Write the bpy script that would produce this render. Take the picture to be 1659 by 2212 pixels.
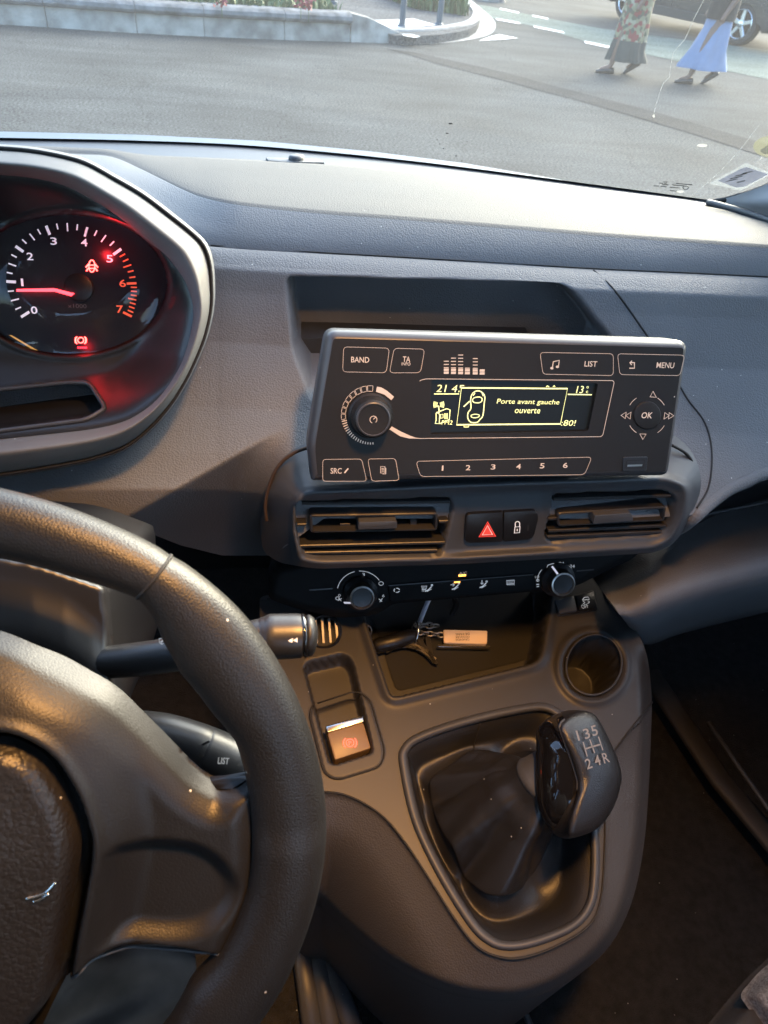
import bpy, bmesh, math, random
import numpy as np
from mathutils import Matrix, Vector

random.seed(7)
rng = np.random.default_rng(7)
for o in list(bpy.data.objects):
    bpy.data.objects.remove(o)
SC = bpy.context.scene
COL = SC.collection
R = math.radians

# ------------------------------------------------------------------ camera
# Car axes: X to the right, Y forward, Z up, road surface at Z = 0, metres.
CAM = np.array([0.0, 0.0, 1.45])
YAW, PITCH, ROLL, VFOV = 12.0, -41.0, 7.0, 71.6
PW, PH = 1659.0, 2212.0                       # measuring grid used for the survey of the photograph
FOC = PH / 2 / math.tan(R(VFOV / 2))
_y, _p, _r = R(YAW), R(PITCH), R(ROLL)
FWD = np.array([math.sin(_y) * math.cos(_p), math.cos(_y) * math.cos(_p), math.sin(_p)])
_right = np.array([math.cos(_y), -math.sin(_y), 0.0])
_up = np.cross(_right, FWD)
CR = math.cos(_r) * _right + math.sin(_r) * _up
CU = -math.sin(_r) * _right + math.cos(_r) * _up
cd = bpy.data.cameras.new('camera')
cd.sensor_fit = 'VERTICAL'
cd.sensor_height = 24.0
cd.lens = 12.0 / math.tan(R(VFOV / 2))
cd.clip_start, cd.clip_end = 0.02, 3000
cd.dof.use_dof = True
cd.dof.focus_distance = 0.62
cd.dof.aperture_fstop = 11.0
co = bpy.data.objects.new('camera', cd)
COL.objects.link(co)
co.matrix_world = Matrix(((CR[0], CU[0], -FWD[0], CAM[0]), (CR[1], CU[1], -FWD[1], CAM[1]),
                          (CR[2], CU[2], -FWD[2], CAM[2]), (0, 0, 0, 1)))
SC.camera = co

# ------------------------------------------------------------------ sky, sun, exposure
SUN_EL, SUN_AZ = R(24.0), R(42.0)              # azimuth from +Y (ahead) towards +X (right)
wd = bpy.data.worlds.new('World')
SC.world = wd
wd.use_nodes = True
nt = wd.node_tree
nt.nodes.clear()
sky = nt.nodes.new('ShaderNodeTexSky')
sky.sky_type = 'NISHITA'
sky.sun_disc = False
sky.sun_elevation = SUN_EL
sky.sun_rotation = SUN_AZ
sky.altitude = 50
sky.air_density = 1.0
sky.dust_density = 4.0
sky.ozone_density = 2.5
bg = nt.nodes.new('ShaderNodeBackground')
bg.inputs['Strength'].default_value = 0.15
wo = nt.nodes.new('ShaderNodeOutputWorld')
nt.links.new(sky.outputs[0], bg.inputs[0])
nt.links.new(bg.outputs[0], wo.inputs[0])
sl = bpy.data.lights.new('sun', 'SUN')
sl.energy = 0.25
sl.angle = R(60)
sl.color = (1.0, 0.86, 0.68)
so = bpy.data.objects.new('sun', sl)
COL.objects.link(so)
_sd = Vector((math.sin(SUN_AZ) * math.cos(SUN_EL), math.cos(SUN_AZ) * math.cos(SUN_EL), math.sin(SUN_EL)))
so.rotation_euler = _sd.to_track_quat('Z', 'Y').to_euler()
so.location = (30, 40, 20)
SC.view_settings.view_transform = 'Standard'
SC.view_settings.look = 'None'
SC.view_settings.gamma = 1.0
SC.view_settings.exposure = 3.2
SC.view_settings.use_curve_mapping = False
SC.render.engine = 'CYCLES'
SC.cycles.use_denoising = True
SC.cycles.max_bounces = 7
SC.cycles.transparent_max_bounces = 12

# ------------------------------------------------------------------ survey helpers
def A(p):
    return np.asarray(p, float)

def rays(px, py):
    px, py = A(px), A(py)
    return ((px - PW / 2) / FOC)[..., None] * CR - ((py - PH / 2) / FOC)[..., None] * CU + FWD

def at(px, py, X=None, Y=None, Z=None):
    d = rays(px, py)
    if Z is not None: t = (Z - CAM[2]) / d[..., 2]
    elif Y is not None: t = (Y - CAM[1]) / d[..., 1]
    else: t = (X - CAM[0]) / d[..., 0]
    return CAM + d * A(t)[..., None]

class Frame:
    """A local plane: origin O, U to the right, V up the plane, N out of it towards the cabin."""
    def __init__(s, O, U, V):
        s.O = A(O); s.U = A(U) / np.linalg.norm(U)
        V = A(V) - np.dot(V, s.U) * s.U
        s.V = V / np.linalg.norm(V); s.N = np.cross(s.U, s.V)
    def uv(s, px, py, d=0.0):
        r = rays(px, py)
        t = ((s.O + s.N * 0 - CAM) @ s.N + A(d)) / (r @ s.N)
        q = CAM + r * t[..., None] - s.O
        return np.stack([q @ s.U, q @ s.V], -1)
    def P(s, uv, d=0.0):
        uv = A(uv)
        return s.O + uv[..., 0:1] * s.U + uv[..., 1:2] * s.V + A(d)[..., None] * s.N
    def px(s, px, py, d=0.0):
        return s.P(s.uv(px, py, d), d)
    def scale(s, px, py, d=0.0):
        a = s.uv(px, py, d)
        return (np.linalg.norm(s.uv(px + 10, py, d) - a) / 10, np.linalg.norm(s.uv(px, py + 10, d) - a) / 10)
    def poly(s, pts, d=0.0):
        p = A(pts); return s.uv(p[:, 0], p[:, 1], d)

def tilt_frame(O, tilt, ry=0.0):
    """Upright panel facing the driver, leaning back by tilt degrees and turned by ry degrees."""
    t, r = R(tilt), R(ry)
    U = A([math.cos(r), math.sin(r), 0]); B = A([-math.sin(r), math.cos(r), 0])
    return Frame(O, U, math.cos(t) * A([0, 0, 1]) + math.sin(t) * B)

def sdf(poly, X, Y):
    """signed distance, positive inside"""
    P = A(poly); X = A(X); Y = A(Y)
    sh = X.shape; x = X.ravel(); y = Y.ravel()
    best = np.full(x.shape, 1e18); ins = np.zeros(x.shape, bool)
    for i in range(len(P)):
        a, b = P[i], P[(i + 1) % len(P)]
        e = b - a; L = e @ e + 1e-12
        t = np.clip(((x - a[0]) * e[0] + (y - a[1]) * e[1]) / L, 0, 1)
        best = np.minimum(best, (x - a[0] - t * e[0]) ** 2 + (y - a[1] - t * e[1]) ** 2)
        c = ((a[1] > y) != (b[1] > y)) & (x < (b[0] - a[0]) * (y - a[1]) / (b[1] - a[1] + 1e-12) + a[0])
        ins ^= c
    d = np.sqrt(best); return np.where(ins, d, -d).reshape(sh)

def nearest(poly, x, y):
    P = A(poly); best = np.full(x.shape, 1e18); qx = x.copy(); qy = y.copy()
    for i in range(len(P)):
        a, b = P[i], P[(i + 1) % len(P)]
        e = b - a; L = e @ e + 1e-12
        t = np.clip(((x - a[0]) * e[0] + (y - a[1]) * e[1]) / L, 0, 1)
        cx, cy = a[0] + t * e[0], a[1] + t * e[1]
        d = (x - cx) ** 2 + (y - cy) ** 2; m = d < best
        best = np.where(m, d, best); qx = np.where(m, cx, qx); qy = np.where(m, cy, qy)
    return qx, qy

def pldist(line, X, Y):
    P = A(line); best = np.full(A(X).shape, 1e18)
    for a, b in zip(P[:-1], P[1:]):
        e = b - a; t = np.clip(((X - a[0]) * e[0] + (Y - a[1]) * e[1]) / (e @ e + 1e-12), 0, 1)
        best = np.minimum(best, (X - a[0] - t * e[0]) ** 2 + (Y - a[1] - t * e[1]) ** 2)
    return np.sqrt(best)

def sstep(a, b, x):
    t = np.clip((x - a) / (b - a), 0, 1); return t * t * (3 - 2 * t)

def crom(pts, n=8, closed=False):
    """Catmull-Rom through the points, n samples a span (any dimension)."""
    P = A(pts); N = len(P); out = []
    for i in range(N if closed else N - 1):
        if closed: p0, p1, p2, p3 = P[(i - 1) % N], P[i], P[(i + 1) % N], P[(i + 2) % N]
        else: p0, p1, p2, p3 = P[max(i - 1, 0)], P[i], P[i + 1], P[min(i + 2, N - 1)]
        for k in range(n):
            t = k / n
            out.append(.5 * (2 * p1 + (p2 - p0) * t + (2 * p0 - 5 * p1 + 4 * p2 - p3) * t * t + (3 * p1 - p0 - 3 * p2 + p3) * t ** 3))
    if not closed: out.append(P[-1])
    return A(out)

def resample(pts, n, closed=False):
    P = A(pts)
    if closed: P = np.vstack([P, P[:1]])
    s = np.concatenate([[0], np.cumsum(np.linalg.norm(np.diff(P, axis=0), axis=1))])
    t = np.linspace(0, s[-1], n + 1)[:-1] if closed else np.linspace(0, s[-1], n)
    return np.stack([np.interp(t, s, P[:, k]) for k in range(P.shape[1])], -1)

def rpoly(pts, r, seg=5):
    """polygon with rounded corners (r: one radius or one a corner)"""
    P = A(pts); N = len(P); out = []
    rr = r if hasattr(r, '__len__') else [r] * N
    for i in range(N):
        a, b, c = P[i - 1], P[i], P[(i + 1) % N]
        u = a - b; v = c - b; lu, lv = np.linalg.norm(u), np.linalg.norm(v)
        k = min(rr[i], lu * .48, lv * .48)
        if k < 1e-9: out.append(b); continue
        s, e = b + u / lu * k, b + v / lv * k
        for j in range(seg + 1):
            t = j / seg; out.append((1 - t) ** 2 * s + 2 * t * (1 - t) * b + t * t * e)
    return A(out)

def circ(c, r, n=32, a0=0, a1=360):
    a = np.radians(np.linspace(a0, a1, n, endpoint=(a1 - a0) % 360 != 0))
    rx, ry = r if hasattr(r, '__len__') else (r, r)
    return np.stack([c[0] + rx * np.cos(a), c[1] + ry * np.sin(a)], -1)

# ------------------------------------------------------------------ object helpers
def thing(name, label, cat, loc=(0, 0, 0), group=None):
    o = bpy.data.objects.new(name, None); COL.objects.link(o)
    o.location = tuple(float(v) for v in loc); o.empty_display_size = .05
    o['label'] = label; o['category'] = cat
    if group: o['group'] = group
    return o

def tag(o, label, cat, group=None):
    o['label'] = label; o['category'] = cat
    if group: o['group'] = group
    return o

def world_loc(o):
    v = Vector(o.location)
    while o.parent: o = o.parent; v = v  # children sit at the world origin
    return v

def link(name, me, m=None, parent=None, smooth=True, label=None):
    o = bpy.data.objects.new(name, me); COL.objects.link(o)
    if m is not None: me.materials.append(m)
    if smooth:
        me.polygons.foreach_set('use_smooth', [True] * len(me.polygons))
    if parent is not None:
        o.parent = parent
        if parent.type == 'EMPTY': o.matrix_parent_inverse = Matrix.Translation(-Vector(parent.location))
    if label: o['label'] = label
    return o

def struct(o, kind='structure'):
    o['kind'] = kind; return o

def mesh(name, V, F, m=None, parent=None, smooth=True, label=None):
    me = bpy.data.meshes.new(name)
    me.from_pydata([tuple(map(float, v)) for v in V], [], [tuple(int(i) for i in f) for f in F]); me.validate(); me.update()
    return link(name, me, m, parent, smooth, label)

def auto_sharp(o, ang=35):
    bm = bmesh.new(); bm.from_mesh(o.data); a = R(ang)
    for e in bm.edges:
        e.smooth = not (len(e.link_faces) == 2 and e.calc_face_angle(0) > a)
    bm.to_mesh(o.data); bm.free(); return o

def loft(name, rows, m=None, parent=None, closed=False, cap0=False, cap1=False, sharp=None, label=None, flip=False):
    rows = [A(r) for r in rows]; n = len(rows[0]); V = np.vstack(rows); F = []
    for i in range(len(rows) - 1):
        for j in range(n if closed else n - 1):
            k = (j + 1) % n
            f = (i * n + j, i * n + k, (i + 1) * n + k, (i + 1) * n + j)
            F.append(f[::-1] if flip else f)
    if cap0: F.append(tuple(range(n))[::-1] if not flip else tuple(range(n)))
    if cap1:
        b = (len(rows) - 1) * n; F.append(tuple(b + i for i in (range(n) if not flip else reversed(range(n)))))
    o = mesh(name, V, F, m, parent, True, label)
    if sharp: auto_sharp(o, sharp)
    return o

def grid(name, poly, fn, step, m=None, parent=None, label=None, flip=False, keep=None):
    """A surface sampled over the surveyed outline; fn gives its true 3D point. Rim points snap to the outline."""
    P = A(poly); lo = P.min(0) - step; hi = P.max(0) + step
    xs = np.arange(lo[0], hi[0] + step, step); ys = np.arange(lo[1], hi[1] + step, step)
    X, Y = np.meshgrid(xs, ys); S = sdf(P, X, Y)
    ins = S > 0
    q = ins[:-1, :-1] | ins[:-1, 1:] | ins[1:, :-1] | ins[1:, 1:]
    out = ~ins; qx, qy = nearest(P, X[out], Y[out])
    X = X.copy(); Y = Y.copy(); X[out] = qx; Y[out] = qy
    V = fn(X.ravel(), Y.ravel()); nx = len(xs)
    idx = np.full(X.size, -1); F = []
    I, J = np.nonzero(q)
    if keep is not None:
        kk = keep((X[I, J] + X[I + 1, J + 1]) / 2, (Y[I, J] + Y[I + 1, J + 1]) / 2); I, J = I[kk], J[kk]
    a = I * nx + J; quads = np.stack([a, a + nx, a + nx + 1, a + 1], -1)
    used = np.unique(quads); idx[used] = np.arange(len(used)); quads = idx[quads]
    if flip: quads = quads[:, ::-1]
    o = mesh(name, V[used], quads, None, parent, True, label)
    bm = bmesh.new(); bm.from_mesh(o.data)
    bmesh.ops.remove_doubles(bm, verts=bm.verts, dist=1e-6)
    bmesh.ops.dissolve_degenerate(bm, edges=bm.edges, dist=1e-6)
    bm.to_mesh(o.data); bm.free()
    o.data.polygons.foreach_set('use_smooth', [True] * len(o.data.polygons))
    if m is not None: o.data.materials.append(m)
    return o

def prism(name, fr, uv, d0, d1, m=None, parent=None, bevel=0.0, seg=2, label=None, sharp=40):
    """An outline in the frame extruded from depth d0 to d1 with rounded front edges."""
    bm = bmesh.new(); uv = A(uv)
    area = .5 * np.sum(uv[:, 0] * np.roll(uv[:, 1], -1) - np.roll(uv[:, 0], -1) * uv[:, 1])
    if area < 0: uv = uv[::-1]
    lo = [bm.verts.new(p) for p in fr.P(uv, d0)]; hi = [bm.verts.new(p) for p in fr.P(uv, d1)]
    n = len(uv); top = bm.faces.new(hi); bm.faces.new(lo[::-1])
    for i in range(n): bm.faces.new((lo[i], lo[(i + 1) % n], hi[(i + 1) % n], hi[i]))
    if bevel > 0:
        bmesh.ops.bevel(bm, geom=list(top.edges), offset=bevel, segments=seg, affect='EDGES', clamp_overlap=True, profile=.5)
    me = bpy.data.meshes.new(name); bm.to_mesh(me); bm.free()
    o = link(name, me, m, parent, True, label)
    return auto_sharp(o, sharp)

def tube(name, pts, r, m=None, parent=None, n=8, closed=False, caps=True, label=None, flat=None, up=None):
    """A round (or flattened) tube along a 3D path; r may vary."""
    P = A(pts); N = len(P); rr = np.broadcast_to(A(r), (N,)); rows = []
    T = np.gradient(P, axis=0) if not closed else (np.roll(P, -1, 0) - np.roll(P, 1, 0))
    T /= np.linalg.norm(T, axis=1)[:, None] + 1e-12
    ref = A(up if up is not None else ([0, 0, 1] if abs(T[0][2]) < .9 else [1, 0, 0]))
    for i in range(N):
        a = ref - (ref @ T[i]) * T[i]; a /= np.linalg.norm(a); b = np.cross(T[i], a); 
        if up is None: ref = a
        th = np.linspace(0, 2 * np.pi, n, endpoint=False)
        k = flat if flat else 1.0
        rows.append(P[i] + rr[i] * (np.cos(th)[:, None] * a * k + np.sin(th)[:, None] * b))
    if closed: rows.append(rows[0])
    return loft(name, rows, m, parent, True, caps and not closed, caps and not closed, None, label, flip=True)

def strokes(name, fr, lines, d, m=None, parent=None, h=.0003, label=None, smooth=False):
    """Printed lines: each (uv polyline, width, closed) becomes a thin raised ribbon; all in one mesh."""
    V = []; F = []
    for ln in lines:
        uv, w, cl = ln if len(ln) == 3 else (ln[0], ln[1], False)
        uv = A(uv); n = len(uv)
        if cl: t = np.roll(uv, -1, 0) - np.roll(uv, 1, 0)
        else: t = np.gradient(uv, axis=0)
        t /= np.linalg.norm(t, axis=1)[:, None] + 1e-12
        nn = np.stack([-t[:, 1], t[:, 0]], -1) * w / 2
        b = len(V)
        L = fr.P(uv + nn, d + h); Rr = fr.P(uv - nn, d + h)
        for i in range(n): V += [L[i], Rr[i]]
        for i in range(n if cl else n - 1):
            j = (i + 1) % n; F.append((b + 2 * i, b + 2 * i + 1, b + 2 * j + 1, b + 2 * j))
    return mesh(name, V, F, m, parent, smooth, label)

def fills(name, fr, polys, d, m=None, parent=None, h=.0003, label=None):
    V = []; F = []
    for uv in polys:
        uv = A(uv); b = len(V)
        if .5 * np.sum(uv[:, 0] * np.roll(uv[:, 1], -1) - np.roll(uv[:, 0], -1) * uv[:, 1]) < 0: uv = uv[::-1]
        V += list(fr.P(uv, d + h)); F.append(tuple(range(b, b + len(uv))))
    return mesh(name, V, F, m, parent, False, label)

_tc = {}
def text_geo(s, shear=0.0, bold=0.0):
    key = (s, shear, bold)
    if key not in _tc:
        c = bpy.data.curves.new('lettering', 'FONT'); c.body = s; c.shear = shear; c.offset = bold; c.resolution_u = 3
        c.fill_mode = 'FRONT'
        o = bpy.data.objects.new('lettering_source', c); COL.objects.link(o)
        dg = bpy.context.evaluated_depsgraph_get()
        me = o.evaluated_get(dg).to_mesh()
        V = A([v.co[:] for v in me.vertices]); F = [tuple(p.vertices) for p in me.polygons]
        o.evaluated_get(dg).to_mesh_clear(); bpy.data.objects.remove(o); bpy.data.curves.remove(c)
        lo, hi = V.min(0), V.max(0)
        _tc[key] = ((V[:, :2] - (lo + hi)[:2] / 2), hi[:2] - lo[:2], F)
    return _tc[key]

def text(name, fr, s, cx, cy, wpx, hpx, d, m, parent=None, rot=0, shear=0.0, bold=0.0, h=.0003, flipx=False, label=None):
    """Lettering as flat print, centred on a surveyed spot, wpx by hpx there (wpx None keeps proportions)."""
    V, sz, F = text_geo(s, shear, bold)
    su, sv = fr.scale(cx, cy, d); c = fr.uv(cx, cy, d)
    ky = hpx * sv / sz[1]; kx = ky if wpx is None else wpx * su / sz[0]
    Q = V * A([kx * (-1 if flipx else 1), ky]); a = R(rot)
    Q = Q @ A([[math.cos(a), math.sin(a)], [-math.sin(a), math.cos(a)]]) + c
    return mesh(name, fr.P(Q, d + h), F, m, parent, False, label)

def lathe(name, fr, c, prof, m=None, parent=None, n=40, sharp=30, label=None, cap=True, shift=(0, 0)):
    """Turned part about the frame normal at uv c; prof = [(radius, depth), ...] from back to front."""
    rows = []
    dmax = max(d for _, d in prof) or 1
    for r, d in prof:
        uv = circ(c, max(r, 1e-5), n) + A(shift) * d
        rows.append(fr.P(uv, d))
    return loft(name, rows, m, parent, True, False, cap, sharp, label)

def box(name, c, s, m=None, parent=None, bevel=0.0, rot=(0, 0, 0), seg=2, label=None):
    bm = bmesh.new(); bmesh.ops.create_cube(bm, size=1)
    from mathutils import Euler
    M = Matrix.Translation(Vector([float(v) for v in c])) @ Euler(rot).to_matrix().to_4x4() @ Matrix.Diagonal((*[float(v) for v in s], 1))
    bmesh.ops.transform(bm, matrix=M, verts=bm.verts)
    if bevel: bmesh.ops.bevel(bm, geom=list(bm.edges), offset=bevel, segments=seg, affect='EDGES', clamp_overlap=True, profile=.5)
    me = bpy.data.meshes.new(name); bm.to_mesh(me); bm.free()
    return auto_sharp(link(name, me, m, parent, True, label), 40)

def join(name, objs, m=None, parent=None, label=None):
    """Merge freshly made meshes into one part."""
    V = []; F = []; 
    for o in objs:
        b = len(V); V += [v.co[:] for v in o.data.vertices]; F += [tuple(b + i for i in p.vertices) for p in o.data.polygons]
        me = o.data; bpy.data.objects.remove(o); bpy.data.meshes.remove(me)
    return auto_sharp(mesh(name, V, F, m, parent, True, label), 40)

# ------------------------------------------------------------------ materials
def mat(name, col, rough=.5, metal=0.0, spec=.5, grain=None, vary=0.12, vscale=9, coat=0.0, emit=None, estr=0.0, dust=0.0, ior=1.5, speck=0.0):
    """Procedural material: mottled colour, grain relief, dust specks."""
    m = bpy.data.materials.new(name); m.use_nodes = True
    t = m.node_tree; b = t.nodes['Principled BSDF']; L = t.links.new
    b.inputs['Roughness'].default_value = rough; b.inputs['Metallic'].default_value = metal
    b.inputs['Specular IOR Level'].default_value = spec; b.inputs['IOR'].default_value = ior
    b.inputs['Coat Weight'].default_value = coat; b.inputs['Coat Roughness'].default_value = .05
    tc = t.nodes.new('ShaderNodeTexCoord')
    nz = t.nodes.new('ShaderNodeTexNoise'); nz.inputs['Scale'].default_value = vscale; nz.inputs['Detail'].default_value = 5
    L(tc.outputs['Object'], nz.inputs['Vector'])
    mr = t.nodes.new('ShaderNodeMapRange'); mr.inputs['From Min'].default_value = .3; mr.inputs['From Max'].default_value = .7
    mr.inputs['To Min'].default_value = 1 - vary; mr.inputs['To Max'].default_value = 1 + vary
    L(nz.outputs['Fac'], mr.inputs['Value'])
    mx = t.nodes.new('ShaderNodeVectorMath'); mx.operation = 'SCALE'; mx.inputs[0].default_value = col[:3]
    L(mr.outputs[0], mx.inputs['Scale'])
    last = mx.outputs[0]
    if dust > 0:
        v = t.nodes.new('ShaderNodeTexVoronoi'); v.inputs['Scale'].default_value = 150; L(tc.outputs['Object'], v.inputs['Vector'])
        sp = t.nodes.new('ShaderNodeMath'); sp.operation = 'LESS_THAN'; sp.inputs[1].default_value = .09; L(v.outputs['Distance'], sp.inputs[0])
        sx = t.nodes.new('ShaderNodeSeparateColor'); L(v.outputs['Color'], sx.inputs[0])
        s2 = t.nodes.new('ShaderNodeMath'); s2.operation = 'LESS_THAN'; s2.inputs[1].default_value = dust; L(sx.outputs[0], s2.inputs[0])
        s3 = t.nodes.new('ShaderNodeMath'); s3.operation = 'MULTIPLY'; L(sp.outputs[0], s3.inputs[0]); L(s2.outputs[0], s3.inputs[1])
        mm = t.nodes.new('ShaderNodeMix'); mm.data_type = 'RGBA'; L(s3.outputs[0], mm.inputs[0]); L(last, mm.inputs[6])
        mm.inputs[7].default_value = (.42, .42, .4, 1); last = mm.outputs[2]
    L(last, b.inputs['Base Color'])
    rr = t.nodes.new('ShaderNodeMapRange'); rr.inputs['To Min'].default_value = max(rough - .06, .02); rr.inputs['To Max'].default_value = min(rough + .06, 1)
    L(nz.outputs['Fac'], rr.inputs['Value']); L(rr.outputs[0], b.inputs['Roughness'])
    if grain:
        kind, sc, st, dist = grain
        if kind == 'leather':
            g = t.nodes.new('ShaderNodeTexVoronoi'); g.feature = 'F1'
            n2 = t.nodes.new('ShaderNodeTexNoise'); n2.inputs['Scale'].default_value = sc * .5; L(tc.outputs['Object'], n2.inputs['Vector'])
            ad = t.nodes.new('ShaderNodeVectorMath'); ad.operation = 'MULTIPLY_ADD'; L(n2.outputs['Color'], ad.inputs[0])
            ad.inputs[1].default_value = (1.2 / sc,) * 3; L(tc.outputs['Object'], ad.inputs[2])
            L(ad.outputs[0], g.inputs['Vector']); g.inputs['Scale'].default_value = sc; src = g.outputs['Distance']; inv = True
        else:
            g = t.nodes.new('ShaderNodeTexNoise'); g.inputs['Scale'].default_value = sc; g.inputs['Detail'].default_value = 3
            L(tc.outputs['Object'], g.inputs['Vector']); src = g.outputs['Fac']; inv = False
        bp = t.nodes.new('ShaderNodeBump'); bp.inputs['Strength'].default_value = st; bp.inputs['Distance'].default_value = dist
        bp.invert = inv
        L(src, bp.inputs['Height']); L(bp.outputs[0], b.inputs['Normal'])
    if emit:
        b.inputs['Emission Color'].default_value = (*emit[:3], 1); b.inputs['Emission Strength'].default_value = estr
    return m

def haze_glass(name, tint, film):
    """Windscreen pane carrying a thin film of road dust and veiling haze."""
    m = glass_mat(name, tint); t = m.node_tree; L = t.links.new
    out = [n for n in t.nodes if n.type == 'OUTPUT_MATERIAL'][0]; src = out.inputs[0].links[0].from_socket
    tc = t.nodes.new('ShaderNodeTexCoord'); nz = t.nodes.new('ShaderNodeTexNoise'); nz.inputs['Scale'].default_value = 3.5; nz.inputs['Detail'].default_value = 6; L(tc.outputs['Object'], nz.inputs['Vector'])
    mr = t.nodes.new('ShaderNodeMapRange'); mr.inputs[1].default_value = .3; mr.inputs[2].default_value = .7; mr.inputs[3].default_value = film * .8; mr.inputs[4].default_value = film * 1.2; L(nz.outputs['Fac'], mr.inputs[0])
    tl = t.nodes.new('ShaderNodeBsdfTranslucent'); tl.inputs[0].default_value = (.85, .90, .86, 1)  # pale translucent mix lays the veiling haze over the dusty pane
    mx = t.nodes.new('ShaderNodeMixShader'); L(mr.outputs[0], mx.inputs[0]); L(src, mx.inputs[1]); L(tl.outputs[0], mx.inputs[2]); L(mx.outputs[0], out.inputs[0]); return m

def paper_mat(name, col, clear=.25):
    """Thin paper or film on the glass: lit from both sides, a little see-through."""
    m = bpy.data.materials.new(name); m.use_nodes = True; t = m.node_tree; t.nodes.clear(); L = t.links.new
    tc = t.nodes.new('ShaderNodeTexCoord'); nz = t.nodes.new('ShaderNodeTexNoise'); nz.inputs['Scale'].default_value = 90; L(tc.outputs['Object'], nz.inputs['Vector'])
    mr = t.nodes.new('ShaderNodeMapRange'); mr.inputs[3].default_value = .75; mr.inputs[4].default_value = 1.2; L(nz.outputs['Fac'], mr.inputs[0])
    sc = t.nodes.new('ShaderNodeVectorMath'); sc.operation = 'SCALE'; sc.inputs[0].default_value = col; L(mr.outputs[0], sc.inputs['Scale'])
    df = t.nodes.new('ShaderNodeBsdfDiffuse'); tl = t.nodes.new('ShaderNodeBsdfTranslucent'); tr = t.nodes.new('ShaderNodeBsdfTransparent')
    L(sc.outputs[0], df.inputs[0]); L(sc.outputs[0], tl.inputs[0])
    a = t.nodes.new('ShaderNodeMixShader'); a.inputs[0].default_value = .6; L(df.outputs[0], a.inputs[1]); L(tl.outputs[0], a.inputs[2])
    b = t.nodes.new('ShaderNodeMixShader'); b.inputs[0].default_value = clear; L(a.outputs[0], b.inputs[1]); L(tr.outputs[0], b.inputs[2])
    o = t.nodes.new('ShaderNodeOutputMaterial'); L(b.outputs[0], o.inputs[0]); return m

def glass_mat(name, tint=(1, 1, 1), rough=0.0, strength=1.0):
    """Thin pane: mostly see-through with Fresnel reflection."""
    m = bpy.data.materials.new(name); m.use_nodes = True; t = m.node_tree; t.nodes.clear()
    tr = t.nodes.new('ShaderNodeBsdfTransparent'); tr.inputs[0].default_value = (*tint, 1)
    gl = t.nodes.new('ShaderNodeBsdfGlossy'); gl.inputs['Roughness'].default_value = rough
    fr = t.nodes.new('ShaderNodeFresnel'); fr.inputs[0].default_value = 1.45
    ml = t.nodes.new('ShaderNodeMath'); ml.operation = 'MULTIPLY'; ml.inputs[1].default_value = strength
    mx = t.nodes.new('ShaderNodeMixShader'); out = t.nodes.new('ShaderNodeOutputMaterial')
    t.links.new(fr.outputs[0], ml.inputs[0]); t.links.new(ml.outputs[0], mx.inputs[0]); t.links.new(tr.outputs[0], mx.inputs[1]); t.links.new(gl.outputs[0], mx.inputs[2])
    t.links.new(mx.outputs[0], out.inputs[0]); return m

M = {}
DK = (.028, .030, .033)
M['pad'] = mat('pad_grained_plastic', (.066, .067, .068), .78, spec=.38, grain=('leather', 640, .6, .0005), dust=.04)
M['facia'] = mat('facia_grained_plastic', (.108, .112, .119), .60, grain=('leather', 640, .6, .0005), dust=.05)
M['smooth'] = mat('smooth_satin_plastic', (.050, .053, .058), .48, grain=('noise', 1400, .25, .0002), dust=.02)
M['console'] = mat('console_satin_plastic', (.027, .0265, .0265), .47, spec=.42, grain=('noise', 1500, .3, .0002), dust=.02)
M['flank'] = mat('console_grained_plastic', (.050, .048, .047), .48, grain=('leather', 600, .45, .0006), dust=.02)
M['black'] = mat('black_plastic', (.008, .008, .009), .42, grain=('noise', 1500, .2, .0002))
M['gloss'] = mat('gloss_black', (.006, .006, .007), .06, coat=.5, vary=.02)
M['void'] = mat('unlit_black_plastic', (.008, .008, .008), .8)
M['leather'] = mat('wheel_leather', (.0085, .0086, .009), .45, spec=.46, grain=('leather', 1000, .34, .0004), dust=.02)
M['hub'] = mat('wheel_hub_plastic', (.0095, .0096, .010), .45, spec=.46, grain=('leather', 900, .25, .0003), dust=.02)
M['airbag'] = mat('airbag_leather', (.014, .013, .0125), .42, grain=('leather', 420, .45, .0007), dust=.01)
M['gaiter'] = mat('gaiter_leatherette', (.012, .012, .0125), .42, spec=.5, grain=('leather', 900, .4, .0003), dust=.05)
M['hood'] = mat('hood_plastic', (.13, .13, .126), .6, grain=('noise', 1100, .3, .0003), dust=.02)
M['stalk'] = mat('stalk_black_plastic', (.014, .014, .015), .38, grain=('noise', 1500, .2, .0002), dust=.02)
M['seam'] = mat('seam_dark', (.006, .006, .006), .7)
M['print'] = mat('cream_print', (.50, .42, .36), .5, vary=.03, emit=(.9, .68, .52), estr=.03)
M['white'] = mat('white_print', (.8, .8, .8), .5, vary=.03, emit=(1, .97, .92), estr=.025)  # faint emission makes the print read brighter; it is no lamp
M['metal'] = mat('bright_metal', (.72, .70, .66), .22, metal=1.0)
M['steel'] = mat('dull_steel', (.35, .33, .30), .38, metal=1.0)
# ================================================================== cabin of the van
def row(pts, n=60, **k):
    p = resample(crom(A(pts), 8), n); return at(p[:, 0], p[:, 1], **k)

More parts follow.
